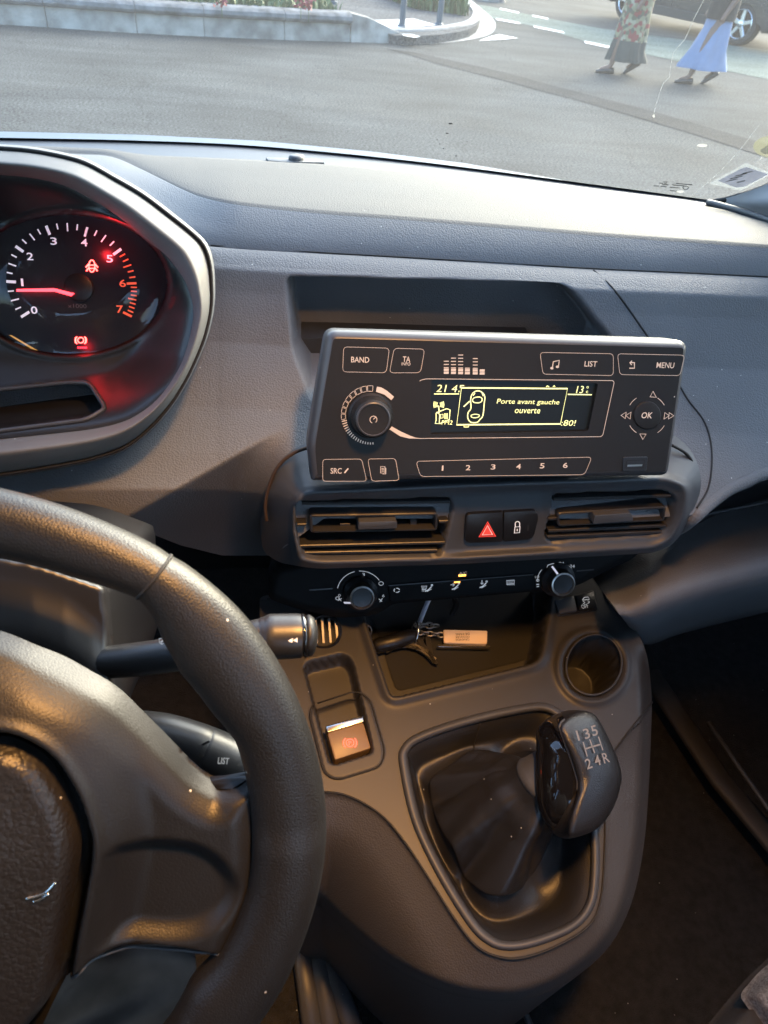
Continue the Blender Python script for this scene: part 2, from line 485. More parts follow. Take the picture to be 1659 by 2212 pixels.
# survey lines of the dashboard (measuring grid)
L_WS = [(-200, 296), (0, 300), (300, 306), (560, 318), (900, 351), (1300, 403), (1530, 434), (1600, 452), (1700, 485), (1900, 560)]
L_ST = [(-200, 318), (0, 322), (165, 329), (575, 346), (830, 364), (1300, 417), (1530, 446), (1600, 462), (1700, 494), (1900, 566)]
L_CR = [(-200, 322), (0, 326), (170, 331), (240, 336), (300, 360), (395, 405), (450, 424), (540, 439), (700, 455), (900, 470), (1300, 503), (1500, 517), (1700, 531), (1900, 545)]
L_LN = [(-200, 420), (0, 425), (240, 450), (350, 500), (455, 530), (860, 555), (1280, 580), (1500, 590), (1700, 600), (1900, 610)]
L_SH = [(-200, 455), (0, 460), (240, 485), (350, 535), (455, 566), (860, 591), (1280, 614), (1500, 624), (1700, 633), (1900, 642)]
Z_WS = 1.150
NX = 140
def xrow(line, n=NX):
    c = crom(A(line), 10); xs = np.linspace(-190, 1890, n); return xs, np.interp(xs, c[:, 0], c[:, 1])
dash = thing('dashboard', 'dark grey grained plastic dashboard stretching below the windscreen', 'dashboard', (0.2, .65, 1.0))

# heights of the surveyed lines
x0, y_ws = xrow(L_WS); _, y_st = xrow(L_ST); _, y_cr = xrow(L_CR); _, y_ln = xrow(L_LN); _, y_sh = xrow(L_SH)
P_ws = at(x0, y_ws, Z=Z_WS); P_st = at(x0, y_st, Z=Z_WS + .002)
wcr = sstep(150, 520, x0)
P_cr = at(x0, y_cr, Z=1.172 + .047 * wcr)
P_ln = at(x0, y_ln, Z=1.195)
P_sh = at(x0, y_sh, Z=1.1885)
def mixrows(a, b, n, bulge=0.0):
    return [a + (b - a) * t + A([0, 0, 1]) * bulge * math.sin(math.pi * t) for t in np.linspace(0, 1, n)]
def E_(rows):
    """carry the rows on to the far door"""
    return [np.vstack([r, r[-1] + A([.18, -.02, -.004]), r[-1] + A([.42, -.10, -.02])]) for r in rows]
# defroster strip, top pad, dark facet, shoulder
strip_front = P_st + A([0, 0, -.003])
loft('defroster_strip', E_([P_ws + A([0, .02, -.012])] + mixrows(P_ws, strip_front, 4)), M['smooth'], dash)
padrows = [P_st + A([0, .0, -.006]), P_st + A([0, -.001, 0])] + mixrows(P_st, P_cr, 9, .006)[1:-1]
eps = (P_cr - P_st); eps /= np.linalg.norm(eps, axis=1)[:, None]; fc = (P_ln - P_cr); fc /= np.linalg.norm(fc, axis=1)[:, None]
padrows += [P_cr - eps * .006, P_cr - eps * .002 - A([0, 0, .0006])]
loft('top_pad', E_(padrows + [P_cr + fc * .003 - A([0, 0, .0008])]), M['pad'], dash)
loft('upper_facet', E_([P_cr + fc * .003 - A([0, 0, .0008]), P_cr + fc * .008] + mixrows(P_cr + fc * .008, P_ln - fc * .001, 4, .002)[1:] + [P_ln + A([0, -.0004, -.002])]), M['facia'], dash)

def Yface(px, py):
    px_, px = px, np.maximum(px, 470)
    ysh = np.interp(px, x0, y_sh)
    a = np.interp(py - ysh, [-40, 0, 12, 60, 170, 310, 410, 490, 700], [-.024, 0, .006, .016, .045, .095, .135, .165, .20])
    base = P_sh[:, 1]; b = np.interp(px, x0, base)
    y = b - a; px = px_
    # the panel under the binnacle folds under and away
    u = ((px - 282) * (1112 - 995) + (py - 1112) * (490 - 282)) / math.hypot(117, 208)
    y = np.where(px < 640, y + .0006 * np.maximum(u, 0) * sstep(640, 480, px), y)
    return y
REC = rpoly([(617, 597), (1228, 612), (1345, 760), (1330, 860), (670, 860), (632, 760)], [22, 40, 20, 5, 5, 20])
def face_fn(px, py):
    Y = Yface(px, py); p = at(px, py, Y=Y)
    s = sdf(REC, px, py)
    push = .075 * sstep(-2, 15, s) * .35 + .075 * .65 * sstep(10, 17, s)
    lip = .004 * np.exp(-((s + 4) / 9) ** 2)
    p[:, 1] += push + 0 * lip
    # the rear of the cubby slopes, with a lower step on its floor
    return p
xs_top = np.linspace(-190, 1890, 120)
ysh_i = np.interp(xs_top, x0, y_sh)
face_poly = np.vstack([np.stack([xs_top, ysh_i - 8], -1),
                       [(1890, 950), (1700, 996), (1659, 1010), (1600, 1030), (1560, 1052), (1520, 1085), (1495, 1112), (1400, 1120), (700, 1120),
                        (590, 1200), (480, 1200), (390, 1178), (282, 1135), (-190, 1110)]])
loft('shoulder', E_([P_ln + A([0, 0, -.001]), P_ln + A([0, -.002, -.0003])] + mixrows(P_ln, P_sh, 4, .0015)[1:]), M['facia'], dash)
grid('main_facia', face_poly, face_fn, 5, M['facia'], dash)
_fy = np.linspace(636, 952, 12); _fe = face_fn(np.full(12, 1889.), _fy)
loft('facia_end', [_fe, _fe + A([.18, -.02, -.004]), _fe + A([.42, -.10, -.02])], M['facia'], dash, flip=True)
# the shelf inside the cubby behind the radio
def face_pt(px, py, lift=0.0):
    px, py = A(px), A(py); p = at(px, py, Y=Yface(px, py)); return p + A([0, -lift, lift * .4])
sh = at(A([640, 1128, 1128, 640]), A([684, 694, 760, 760]), Y=.655)
loft('cubby_shelf', [sh[[0, 1]], sh[[0, 1]] + A([0, -.04, -.002]), sh[[0, 1]] + A([0, -.041, -.03])], M['smooth'], dash, sharp=30)
# seam of the passenger-side panel
sm = crom([(1282, 584), (1330, 630), (1400, 728), (1450, 802), (1485, 862), (1518, 905), (1534, 948), (1538, 1000), (1530, 1055), (1505, 1098)], 8)
tube('panel_seam', face_pt(sm[:, 0], sm[:, 1], -.0002), .0011, M['seam'], dash, 6)
sm = crom([(455, 530), (700, 546), (860, 555), (1100, 569), (1280, 580), (1500, 590), (1700, 600), (1890, 610)], 8)
tube('pad_seam', at(sm[:, 0], sm[:, 1], Z=1.1948), .0008, M['seam'], dash, 6)
# light sensor clip on the pad by the glass
Fp = Frame(at(630, 352, Z=Z_WS + .003), (1, -.06, 0), (0, 1, -.02))
prism('sensor_plate', Fp, Fp.poly([(574, 346), (690, 350), (700, 357), (612, 356), (580, 353)]), -.004, .004, M['hood'], dash, .001)
b_ = Fp.poly(circ((640, 351), (17, 4.5), 20))
prism('sensor_dome', Fp, b_, 0, .010, M['smooth'], dash, .004, 3)

# passenger side: glovebox front, parcel edge and the rolled lower dash
gb = [(1440, 1215), (1470, 1130), (1500, 1085), (1560, 1030), (1659, 990), (1890, 930), (1890, 1110), (1659, 1170), (1480, 1225)]
def gb_fn(px, py):
    t = (py - np.interp(px, [1440, 1500, 1659, 1890], [1140, 1110, 1045, 965])) / 60
    return at(px, py, Y=np.interp(px, [1440, 1560, 1890], [.50, .56, .60]) + .03 * sstep(-.2, .6, t))
grid('glovebox_front', gb, gb_fn, 8, M['black'], dash)
_fy = np.linspace(932, 1108, 6); _fe = gb_fn(np.full(6, 1889.), _fy); loft('glovebox_end', [_fe, _fe + A([.42, -.05, -.02])], M['black'], dash, flip=True)
p = A([(1486, 1121), (1540, 1108), (1600, 1096), (1659, 1084), (1750, 1062), (1890, 1030)])
tube('glovebox_edge', at(p[:, 0], p[:, 1], Y=np.interp(p[:, 0], [1440, 1560, 1890], [.505, .565, .61])), .0016, M['smooth'], dash, 6)
p = crom([(1440, 1150), (1470, 1138), (1497, 1118), (1530, 1088), (1570, 1058), (1610, 1040), (1659, 1020), (1890, 960)], 6)
tube('facia_edge', at(p[:, 0], p[:, 1], Y=Yface(p[:, 0], p[:, 1]) + .004 + .05 * sstep(1500, 1440, p[:, 0])), .007, M['facia'], dash, 12)
T_RL = [(1290, 1262), (1340, 1236), (1400, 1210), (1450, 1190), (1490, 1178), (1560, 1160), (1659, 1134), (1890, 1075)]
B_RL = [(1372, 1372), (1392, 1392), (1420, 1388), (1450, 1376), (1490, 1364), (1560, 1346), (1659, 1322), (1890, 1268)]
n = 60
tr, br = resample(crom(T_RL, 8), n), resample(crom(B_RL, 8), n)
rows = []
for s in np.linspace(0, 1, 16):
    q = tr + (br - tr) * s
    Yt = np.interp(q[:, 0], [1290, 1400, 1560, 1890], [.50, .50, .53, .58])
    Y = Yt - .075 * math.sin(min(s / .62, 1) * math.pi / 2) + .09 * max(0, s - .55) ** 2 / .2
    rows.append(at(q[:, 0], q[:, 1], Y=Y))
rows.append(rows[-1] + A([0, .12, -.03])); rows.insert(0, rows[0] + A([0, .05, -.01]))
loft('knee_roll', E_(rows), M['facia'], dash)

# ------------------------------------------------------------------ instrument binnacle
clus = thing('instrument_cluster', 'lit rev counter in a hooded binnacle with red warning lamps behind the steering wheel', 'instrument cluster', (-.16, .6, 1.05))
FB = tilt_frame((-.1, .505, 1.19), 30)
O_ = [(-330, 325), (-200, 314), (-80, 313), (0, 318), (70, 324), (140, 337), (190, 352), (250, 385), (310, 420), (370, 465), (420, 505), (443, 530), (455, 565), (459, 610), (458, 660), (447, 715), (430, 762), (400, 825), (365, 880), (320, 930), (270, 968), (210, 990), (150, 1004), (70, 1018), (0, 1028), (-80, 1037), (-200, 1040), (-330, 1020)]
I_ = [(-300, 400), (-200, 372), (-80, 372), (0, 378), (70, 385), (135, 400), (190, 427), (250, 465), (310, 512), (360, 555), (395, 600), (408, 630), (415, 652), (418, 672), (416, 695), (410, 725), (402, 755), (388, 792), (360, 835), (325, 872), (285, 898), (250, 911), (200, 921), (150, 927), (70, 935), (0, 942), (-80, 950), (-200, 950)]
NB = 160
Oc = resample(crom(O_, 8), NB)
# match the inner outline by direction from the middle of the binnacle
Ic0 = crom(I_, 8); cen = A([60, 660])
def bydir(src, dst):
    a0 = np.unwrap(np.arctan2(src[:, 1] - cen[1], src[:, 0] - cen[0])); a1 = np.unwrap(np.arctan2(dst[:, 1] - cen[1], dst[:, 0] - cen[0]))
    return np.stack([np.interp(a0, a1, dst[:, k]) for k in range(2)], -1)
Ic = bydir(Oc, Ic0)
def brow(f, d, out=0.0):
    q = Oc + (Ic - Oc) * f
    if out: v = Oc - cen; q = q + v / np.linalg.norm(v, axis=1)[:, None] * out
    return FB.px(q[:, 0], q[:, 1], d)
_v = Oc - cen; _q = Oc + _v / np.linalg.norm(_v, axis=1)[:, None] * 7
_b = brow(0, 0, 0); back = at(_q[:, 0], _q[:, 1], Y=_b[:, 1] + .13)
rows = [back, brow(0, -.006, 3), brow(.0, .0, 0)]
loft('hood_shell', rows, M['facia'], clus)
qs = Oc + (Ic - Oc) * .03
tube('hood_seam', FB.px(qs[:, 0], qs[:, 1], .0005), .0013, M['seam'], clus, 6)
loft('hood_ring', [brow(.05, -.008), brow(.08, -.002), brow(.14, .003), brow(.30, .0105), brow(.48, .018), brow(.54, .0200), brow(.59, .0203), brow(.64, .0188), brow(.80, .0105), brow(.93, .003), brow(.98, -.002), brow(1.0, -.009), brow(1.03, -.03)], M['hood'], clus)
# inner surround with the dial pocket and the slot under it
SLOT = rpoly([(-300, 862), (0, 842), (150, 826), (192, 828), (226, 882), (186, 906), (0, 930), (-300, 955)], [2, 2, 20, 14, 10, 16, 2, 2])
DIAL = rpoly(circ((150, 617), (206, 150), 40), 0)
DIAL = np.vstack([circ((150, 613), (214, 152), 40)])
sur_poly = np.vstack([Ic + (Ic - cen) * .02, [(-330, 900), (-330, 420)]])
def sur_fn(px, py):
    s = sdf(sur_poly, px, py); k = sdf(DIAL, px, py)
    d = -.008 - .055 * sstep(0, 120, s) 
    d = d + .012 * sstep(760, 860, py)
    w_ = sstep(-4, 5, k); d = d * (1 - w_) - .076 * w_
    d += .0025 * np.exp(-((k + 9) / 5) ** 2)
    p = FB.px(px, py, d)
    return p - FB.N * (.045 * sstep(-1, 7, sdf(SLOT, px, py)))[:, None]
grid('surround', sur_poly, sur_fn, 5, mat('cluster_black_satin', (.016, .016, .017), .38, grain=('noise', 1400, .2, .0002), dust=.02), clus)
sl_ = crom(SLOT, 1, True)
tube('slot_lip', sur_fn(*(SLOT + (SLOT - SLOT.mean(0)) * .012).T) + FB.N * .001, .0018, M['smooth'], clus, 6, closed=True)
# dial
FD = Frame(FB.O - FB.N * .0685, FB.U, FB.V)
prism('dial_face', FD, FD.poly(DIAL + (DIAL - DIAL.mean(0)) * .02), -.004, .0, mat('dial_black', (.012, .012, .014), .35), clus)
M['dialw'] = mat('dial_white', (.8, .8, .85), .5, emit=(.85, .85, 1), estr=.06)
M['dialr'] = mat('dial_redline', (.7, .12, .06), .5, emit=(1, .12, .05), estr=.08)
M['red'] = mat('warning_red', (.9, .05, .05), .4, emit=(1, .01, .02), estr=1.2)
M['redhot'] = mat('warning_red_core', (1, .3, .2), .4, emit=(1, .035, .03), estr=2.2)
DC = A((153, 617))
maj = A([((46, 685), (64, 674)), ((14, 608), (37, 610)), ((34, 532), (54, 545)), ((100, 488), (111, 508)), ((189, 491), (184, 508)), ((262, 538), (245, 552)), ((295, 612), (276, 612)), ((285, 684), (267, 675))], )
ang = np.unwrap([math.atan2(m_[0][1] - DC[1], m_[0][0] - DC[0]) for m_ in maj])
rad = [np.linalg.norm(m_[0] - DC) for m_ in maj]
W = []; Rd = []
def tick(lst, a, r, ln, w):
    c = A([math.cos(a), math.sin(a)]); o, i = DC + c * r, DC + c * (r - ln)
    t = A([-c[1], c[0]]) * w / 2
    lst.append(FD.poly([o + t, o - t, i - t, i + t]))
for k in range(8):
    tick(W if k < 6 else Rd, ang[k], rad[k], 21, 6 if k in (0, 1, 2, 3, 5) else 5)
    if k < 7:
        sub = 4 if k < 5 else (6 if k == 5 else 8)
        for j in range(1, sub):
            f = j / sub; a = ang[k] + (ang[k + 1] - ang[k]) * f; r = rad[k] + (rad[k + 1] - rad[k]) * f
            tick(W if k < 5 else Rd, a, r, 18 if j == sub // 2 else 13, 3)
fills('scale_marks', FD, W, .0002, M['dialw'], clus); fills('redline_marks', FD, Rd, .0002, M['dialr'], clus)
for s, (x, y) in zip('01234567', [(74, 670), (48, 610), (65, 554), (116, 521), (182, 524), (237, 559), (265, 612), (259, 668)]):
    text('numeral', FD, s, x, y, 5 if s == '1' else 14, 16, .0002, M['dialw'] if s < '6' else M['dialr'], clus, bold=.012)
text('unit_lettering', FD, 'x1000', 167, 661, 40, 9, .0002, mat('dim_print', (.16, .16, .17), .6), clus)
nd = Frame(FD.O + FD.N * .006, FD.U, FD.V)
prism('needle', nd, nd.poly([(37, 625), (118, 623), (161, 634), (154, 640), (118, 630), (37, 630)]), 0, .0015, mat('needle_red', (.9, .05, .05), .4, emit=(1, .035, .05), estr=.8), clus)
lathe('needle_hub', FD, FD.uv(172, 622), [(.011, 0), (.011, .004), (.009, .005), (.0, .005)], M['black'], clus)
def px_lines(fr, lst, d=0.0):
    out = []
    for pts, w, *c in lst:
        p = A(pts); s = fr.scale(p[0][0], p[0][1], d)[0]
        out.append((fr.poly(p, d), w * s, bool(c and c[0])))
    return out
# door-open symbol: car seen from above with both doors out
L_ = [(circ((199, 575), (6.5, 13), 14), 2.6, True), ([(192, 571), (186, 578)], 3), ([(206, 571), (212, 578)], 3), ([(192, 579), (187, 586)], 3), ([(206, 579), (211, 586)], 3), ([(194, 573), (204, 573)], 2.4), ([(194, 580), (204, 580)], 2.4)]
w1 = strokes('warning_lamp', FD, px_lines(FD, L_), .0006, M['redhot'], clus, label='glowing red open-door symbol')
# brake symbol and its lettering
L_ = [(circ((175, 735), (6.5, 6), 14), 2.4, True), (circ((175, 735), (12, 10), 6, 130, 230), 2.8), (circ((175, 735), (12, 10), 6, -50, 50), 2.8), ([(164, 729), (164, 741)], 3), ([(186, 729), (186, 741)], 3)]
strokes('warning_lamp', FD, px_lines(FD, L_), .0006, M['redhot'], clus, label='glowing red brake symbol')
fills('warning_lettering', FD, [FD.poly([(x_, 749), (x_ + 3.2, 749), (x_ + 3.2, 753), (x_, 753)]) for x_ in (168, 172.2, 176.4, 180.6, 184.8)], .0004, M['red'], clus)
fills('orange_rule', FD, [FD.poly([(20, 724), (26, 724), (123, 781), (120, 785)]), FD.poly([(8, 748), (11, 747), (66, 791), (63, 793)])], .0006, mat('amber_rule', (.5, .3, .1), .4, emit=(1, .5, .12), estr=.06), clus)
for (x_, y_) in ((222, 545), (177, 748)):
    pl = bpy.data.lights.new('warning_glow', 'POINT'); pl.color = (1, .02, .03); pl.energy = .0030 if y_ < 600 else .0011; pl.shadow_soft_size = .004
    po = bpy.data.objects.new('warning_glow', pl); COL.objects.link(po); po.location = tuple(FD.px(x_, y_, .009)); po.parent = clus; po.matrix_parent_inverse = Matrix.Translation(-Vector(clus.location))
# curved clear lens over the dial
def lens_fn(px, py):
    k = sdf(DIAL, px, py); return FB.px(px, py, -.060 + .010 * sstep(0, 90, k))
grid('lens', DIAL, lens_fn, 10, glass_mat('lens_clear', (.94, .95, .96), .02, .8), clus)

# ------------------------------------------------------------------ radio
rad_ = thing('car_radio', 'slim black car radio with yellow-green display tilted above the air vents', 'car radio', (.184, .45, 1.10))
FR = tilt_frame((.184, .447, 1.156), 23.7, -.7)
outer = rpoly([(706, 713), (1494, 736), (1449, 1031), (672, 1043), (664, 965)], [24, 24, 16, 8, 20], 6)
uvo = FR.poly(outer)
def inset(uv, t):
    """move the outline in by t (uv metres)"""
    uv = A(uv); e = np.roll(uv, -1, 0) - uv; e /= np.linalg.norm(e, axis=1)[:, None] + 1e-12
    nn = np.stack([-e[:, 1], e[:, 0]], -1)
    ar = np.sum(uv[:, 0] * np.roll(uv[:, 1], -1) - np.roll(uv[:, 0], -1) * uv[:, 1])
    if ar < 0: nn = -nn
    v = nn + np.roll(nn, 1, 0); v /= np.linalg.norm(v, axis=1)[:, None] + 1e-12
    return uv + v * t
M['radio'] = mat('radio_matt_black', (.010, .0098, .0098), .55, spec=.3, grain=('noise', 1800, .2, .0002), dust=.01)
M['radrim'] = mat('radio_rim_plastic', (.045, .047, .052), .38, grain=('noise', 1600, .15, .0002))
top_only = np.where(uvo[:, 1] > 0, 1.0, .75)
rows = [FR.P(inset(uvo, .006), -.045), FR.P(uvo, -.030), FR.P(uvo, -.010), FR.P(inset(uvo, .0004), -.006), FR.P(inset(uvo, .0015), -.0035), FR.P(inset(uvo, .0036), -.0012), FR.P(inset(uvo, .0052), -.0002), FR.P(inset(uvo, .0058), .0)]
loft('casing', rows, M['radrim'], rad_, True, True, False, flip=True)
FACE = inset(uvo, .0056)
# faceplate with the display window sunk into it
WIN = FR.poly(rpoly([(932, 819), (1292, 828), (1271, 931), (930, 938)], 4, 3))
def plate(name, fr, out_uv, hole_uv, d0, d1, m, parent, n=120):
    c = A(hole_uv).mean(0)
    ho = resample(hole_uv, n, True); a_h = np.arctan2(*(ho - c).T[::-1])
    oo = resample(out_uv, 4 * n, True); a_o = np.arctan2(*(oo - c).T[::-1])
    k = [np.argmin(np.abs(np.angle(np.exp(1j * (a_o - a))))) for a in a_h]
    o2 = oo[k]
    rows = [fr.P(o2, d1), fr.P(ho, d1), fr.P(ho, d0)]
    ar = np.sum(ho[:, 0] * np.roll(ho[:, 1], -1) - np.roll(ho[:, 0], -1) * ho[:, 1])
    return loft(name, rows, m, parent, True, sharp=30, flip=ar < 0)
plate('faceplate', FR, FACE, WIN, -.004, .0001, M['radio'], rad_, 160)
disp = prism('display', FR, inset(WIN, -.002), -.010, -.0038, mat('display_dark', (.006, .007, .0075), .4, spec=.2, emit=(.25, .36, .36), estr=.0015), rad_)
disp['label'] = 'small dark dot-matrix screen with a door-open message'
M['lcd'] = mat('display_pixels', (.8, .85, .4), .5, vary=.03, emit=(.86, .90, .36), estr=.13)
DD = -.0036
def c8(x, y): return (885 + x * .3, 774 + y * .3)
def C8(pts): return [c8(*p) for p in pts]
fr_ = C8([(372, 212), (1135, 218), (1085, 472), (338, 478)])
ic = [(fr_, 3.0, True), (C8([(175, 256), (355, 256)]), 2.0), (C8([(1137, 259), (1310, 262)]), 2.0)]
# little car with the left front door swung out
car = crom(C8([(490, 233), (520, 245), (540, 275), (535, 330), (527, 410), (505, 440), (485, 460), (440, 460), (418, 430), (420, 390), (440, 360), (438, 300), (445, 265), (460, 245)]), 3, True)
ic += [(car, 2.2, True), (crom(C8([(452, 300), (465, 283), (500, 278), (520, 290), (515, 312), (490, 320), (462, 316)]), 3, True), 1.8, True),
       (crom(C8([(442, 410), (470, 402), (500, 408), (495, 422), (465, 428), (445, 422)]), 3, True), 1.6, True), (C8([(388, 348), (432, 308)]), 2.4), (C8([(455, 270), (470, 250)]), 1.6), (C8([(520, 250), (530, 272)]), 1.6)]
# transistor radio symbol
ic += [(C8([(190, 395), (190, 445), (183, 468), (212, 470), (216, 405), (205, 392)]), 2.0, True), (C8([(190, 392), (265, 362), (290, 370), (285, 440), (216, 470)]), 2.0), (C8([(212, 390), (207, 340)]), 2.2)]
for k in range(4):
    ic.append((crom(C8([(200 - 8 * k, 318 - 3 * k), (196 - 8 * k, 335), (200 - 8 * k, 350 + 2 * k)]), 3), 1.4)); ic.append((crom(C8([(218 + 8 * k, 318 - 3 * k), (222 + 8 * k, 335), (218 + 8 * k, 350 + 2 * k)]), 3), 1.4))
for k in range(3): ic.append((C8([(252 + k * 9, 395), (252 + k * 9, 438)]), 1.5))
ic.append((C8([(222, 405), (240, 402), (240, 428), (222, 432)]), 1.5, True)); ic.append((C8([(390, 484), (390, 494), (424, 494), (424, 484)]), 1.6))
ic += [(crom(C8([(982, 206), (990, 198), (1003, 206)]), 3), 1.6), (C8([(1030, 206), (1040, 195), (1046, 206)]), 1.6)]
strokes('display_symbols', FR, px_lines(FR, ic, DD), DD, M['lcd'], disp)
for s, x, y, w, h, sh_ in [('21 4', 267, 217, 150, 52, .15), ('Porte avant gauche', 853, 317, 450, 44, .12), ('ouverte', 848, 378, 182, 34, .12), ('13', 1225, 225, 52, 52, .15), ('°', 1280, 208, 16, 16, 0), ('c', 1276, 242, 14, 16, 0), (':80!', 1143, 465, 104, 40, .12), ('FM2', 268, 461, 78, 30, .1)]:
    text('display_lettering', FR, s, *c8(x, y), w * .3, h * .3, DD, M['lcd'], disp, shear=sh_, bold=-.004)
# half-hidden digit cut by the message frame
fills('display_digit', FR, [FR.poly(C8([(362, 193), (392, 193), (391, 200), (370, 200), (368, 214), (360, 214)]), DD), FR.poly(C8([(352, 232), (358, 232), (356, 244), (350, 244)]), DD)], DD, M['lcd'], disp)

LW = .85
def btn(corners, r=7, words=(), icons=(), fillp=()):
    o = prism('button', FR, inset(FR.poly(rpoly(corners, r, 4)), .0004), -.001, .0007, M['radio'], rad_, .0003, 1)
    strokes('outline', FR, px_lines(FR, [(rpoly(corners, r, 4), LW, True)]), .0004, M['print'], o)
    for s, x, y, w, h in words: text('lettering', FR, s, x, y, w, h, .0008, M['print'], o, bold=.006)
    if icons: strokes('symbol', FR, px_lines(FR, icons), .0008, M['print'], o)
    if fillp: fills('symbol', FR, [FR.poly(q) for q in fillp], .0008, M['print'], o)
    return o
btn([(742, 749), (841, 752), (834, 805), (740, 803)], 9, [('BAND', 778, 777, 39, 12)])
btn([(851, 752), (917, 754), (908, 805), (841, 805)], 9, [('TA', 878, 776, 16, 12), ('INFO', 877, 786, 19, 6.5)])
btn([(1166, 761), (1324, 764), (1324, 811), (1172, 808)], 8, [('LIST', 1276, 786, 27, 12)],
    [([(1192, 795), (1194, 781), (1207, 778), (1205, 792)], 2.2)], [circ((1191, 795), (3.6, 2.8), 10), circ((1203, 792), (3.6, 2.8), 10)])
btn([(1333, 764), (1478, 767), (1468, 811), (1338, 809)], 8, [('MENU', 1437, 789, 38, 12)], [([(1358, 795), (1369, 795), (1369, 783), (1360, 783)], 2.4), ([(1364, 779), (1359, 783), (1363, 788)], 2)])
btn([(697, 992), (781, 991), (792, 1039), (697, 1039)], 7, [('SRC', 726, 1017, 24, 12)], [(crom([(744, 1021), (747, 1017), (752, 1011)], 3), 3)])
btn([(794, 991), (854, 990), (862, 1037), (803, 1039)], 7, (), [([(822, 1007), (831, 1007), (831, 1021), (822, 1021)], 1.6, True), ([(824, 1011), (829, 1011)], 1.3), ([(824, 1014), (829, 1014)], 1.3), ([(824, 1017), (829, 1017)], 1.3), ([(833, 1010), (833, 1023), (826, 1023)], 1.4)])
pk = btn([(898, 996), (1278, 987), (1262, 1025), (908, 1029)], 9)
pk['label'] = 'long outlined strip with station keys one to six'
for s, x, y in zip('123456', (956, 1011, 1065, 1120, 1171, 1221), (1011, 1010, 1008.5, 1007.5, 1006, 1005)):
    text('key_numeral', FR, s, x, y, 3.5 if s == '1' else 10, 11, .0008, M['print'], pk, bold=.01)
# equaliser print
bars = []
for x, tops in zip((963.5, 979, 994.5, 1009, 1026, 1041), (5, 6, 7, 3, 6, 2)):
    w = 5.3
    for k in range(tops + 0):
        yb = 807.5 - (k * 6.2 if k < 2 else 12.4 + (k - 2) * 7.0); hh = 5.2 if k < 2 else 1.9
        yo = (x - 963) * .02
        bars.append(FR.poly([(x - w, yb + yo), (x + w, yb + yo), (x + w + .4, yb - hh + yo), (x - w + .4, yb - hh + yo)]))
fills('equaliser_print', FR, bars, .0002, M['print'], rad_)
# outline round the display and the lit wedges by the knob
ol = [(rpoly([(845, 863), (912, 818), (1327, 822), (1301, 943), (903, 947), (888, 943)], [1, 14, 7, 7, 8, 2], 4)[6:-6], 1.25)]
strokes('display_outline', FR, px_lines(FR, ol), .0002, M['print'], rad_)
fills('lit_wedge', FR, [FR.poly([(814, 835), (824, 837), (836, 844), (851, 857), (845, 864), (830, 852), (812, 846)])], .0003, M['print'], rad_)
fills('lit_wedge', FR, [FR.poly([(846, 921), (866, 932), (886, 941), (903, 947), (884, 947), (864, 942), (841, 927)])], .0003, M['print'], rad_)
KC = (800, 897)
seg_ = []
for k in range(8):
    a0, a1 = 85 + k * 13.2, 85 + k * 13.2 + 11
    q = np.vstack([circ(KC, (63, 64), 4, -a0, -a1 + 360 - 360)[::1], circ(KC, (54, 52), 4, -a1, -a0)])
    seg_.append((q, 1.1, True))
for k in range(17):
    a = 192 + k * 5.2; c_, s_ = math.cos(R(a)), -math.sin(R(a))
    r1 = 63; r0 = 63 - max(4.5, 11 - k * .45)
    seg_.append(([(KC[0] + r1 * c_, KC[1] + r1 * s_), (KC[0] + r0 * c_, KC[1] + r0 * s_)], 2.0))
strokes('volume_marks', FR, px_lines(FR, seg_), .0002, M['print'], rad_)
kc = FR.uv(*KC); s_ = FR.scale(*KC)[0]
kb = lathe('volume_knob', FR, kc, [(.0175, 0), (.0172, .003), (.0155, .0045), (.0152, .012), (.0142, .0165), (.0128, .0178), (.0122, .0176)], M['radio'], rad_, cap=False)
for k in range(40):
    pass
lathe('ring', FR, kc, [(.0128, .0170), (.0128, .0182), (.0118, .0188), (.0112, .0180)], M['radrim'], kb, cap=False)
lathe('cap', FR, kc, [(.0113, .0165), (.0113, .0176), (.006, .0172), (.0003, .0171)], M['radio'], kb)
kf = Frame(FR.O + FR.N * .0178, FR.U, FR.V)
cu = kc
def uvcirc(c, r, n, a0, a1): return circ(c, r, n, a0, a1)
strokes('symbol', kf, [(uvcirc(cu, .0026, 16, -50, 250), .0005, False), (A([cu + A([0, .0003]), cu + A([.0019, .0022])]), .0005, False)], .0, M['print'], kb)
# navigation keys
NC = (1397, 897)
tri = [([(1410, 845), (1403.5, 857), (1417, 858)], 1.9, True), ([(1388, 949), (1381.5, 937), (1395, 937.5)], 1.9, True),
       ([(1341, 897), (1352, 890), (1350, 904)], 1.9, True), ([(1351, 897.5), (1362.5, 890), (1360.5, 905)], 1.9, True),
       ([(1455, 898), (1445, 891), (1443, 905)], 1.9, True), ([(1445, 898), (1435.5, 891), (1433.5, 905)], 1.9, True)]
nav = prism('navigation_key', FR, FR.poly(circ(NC, (30, 31), 24)), -.001, .0016, M['radio'], rad_, .0012, 3, label='round OK key ringed by arrows')
strokes('arrow_symbols', FR, px_lines(FR, tri), .0002, M['print'], nav)
text('lettering', FR, 'OK', 1397, 897, 23, 13, .0018, M['print'], nav, bold=.01, shear=.08)
strokes('arcs', FR, px_lines(FR, [(circ(NC, (43, 44), 6, a, a + 28), 1.1) for a in (30, 122, 210, 302)]), .0002, M['print'], nav)
us = prism('usb_port', FR, FR.poly(rpoly([(1345, 987), (1399, 986), (1396, 1017), (1343, 1018)], 4, 3)), -.002, .0009, M['black'], rad_, .0004, 1)
strokes('usb_rim', FR, px_lines(FR, [(rpoly([(1352, 994), (1391, 993), (1389, 1010), (1351, 1011)], 3, 3), 2.0, True)]), .0009, M['seam'], us)
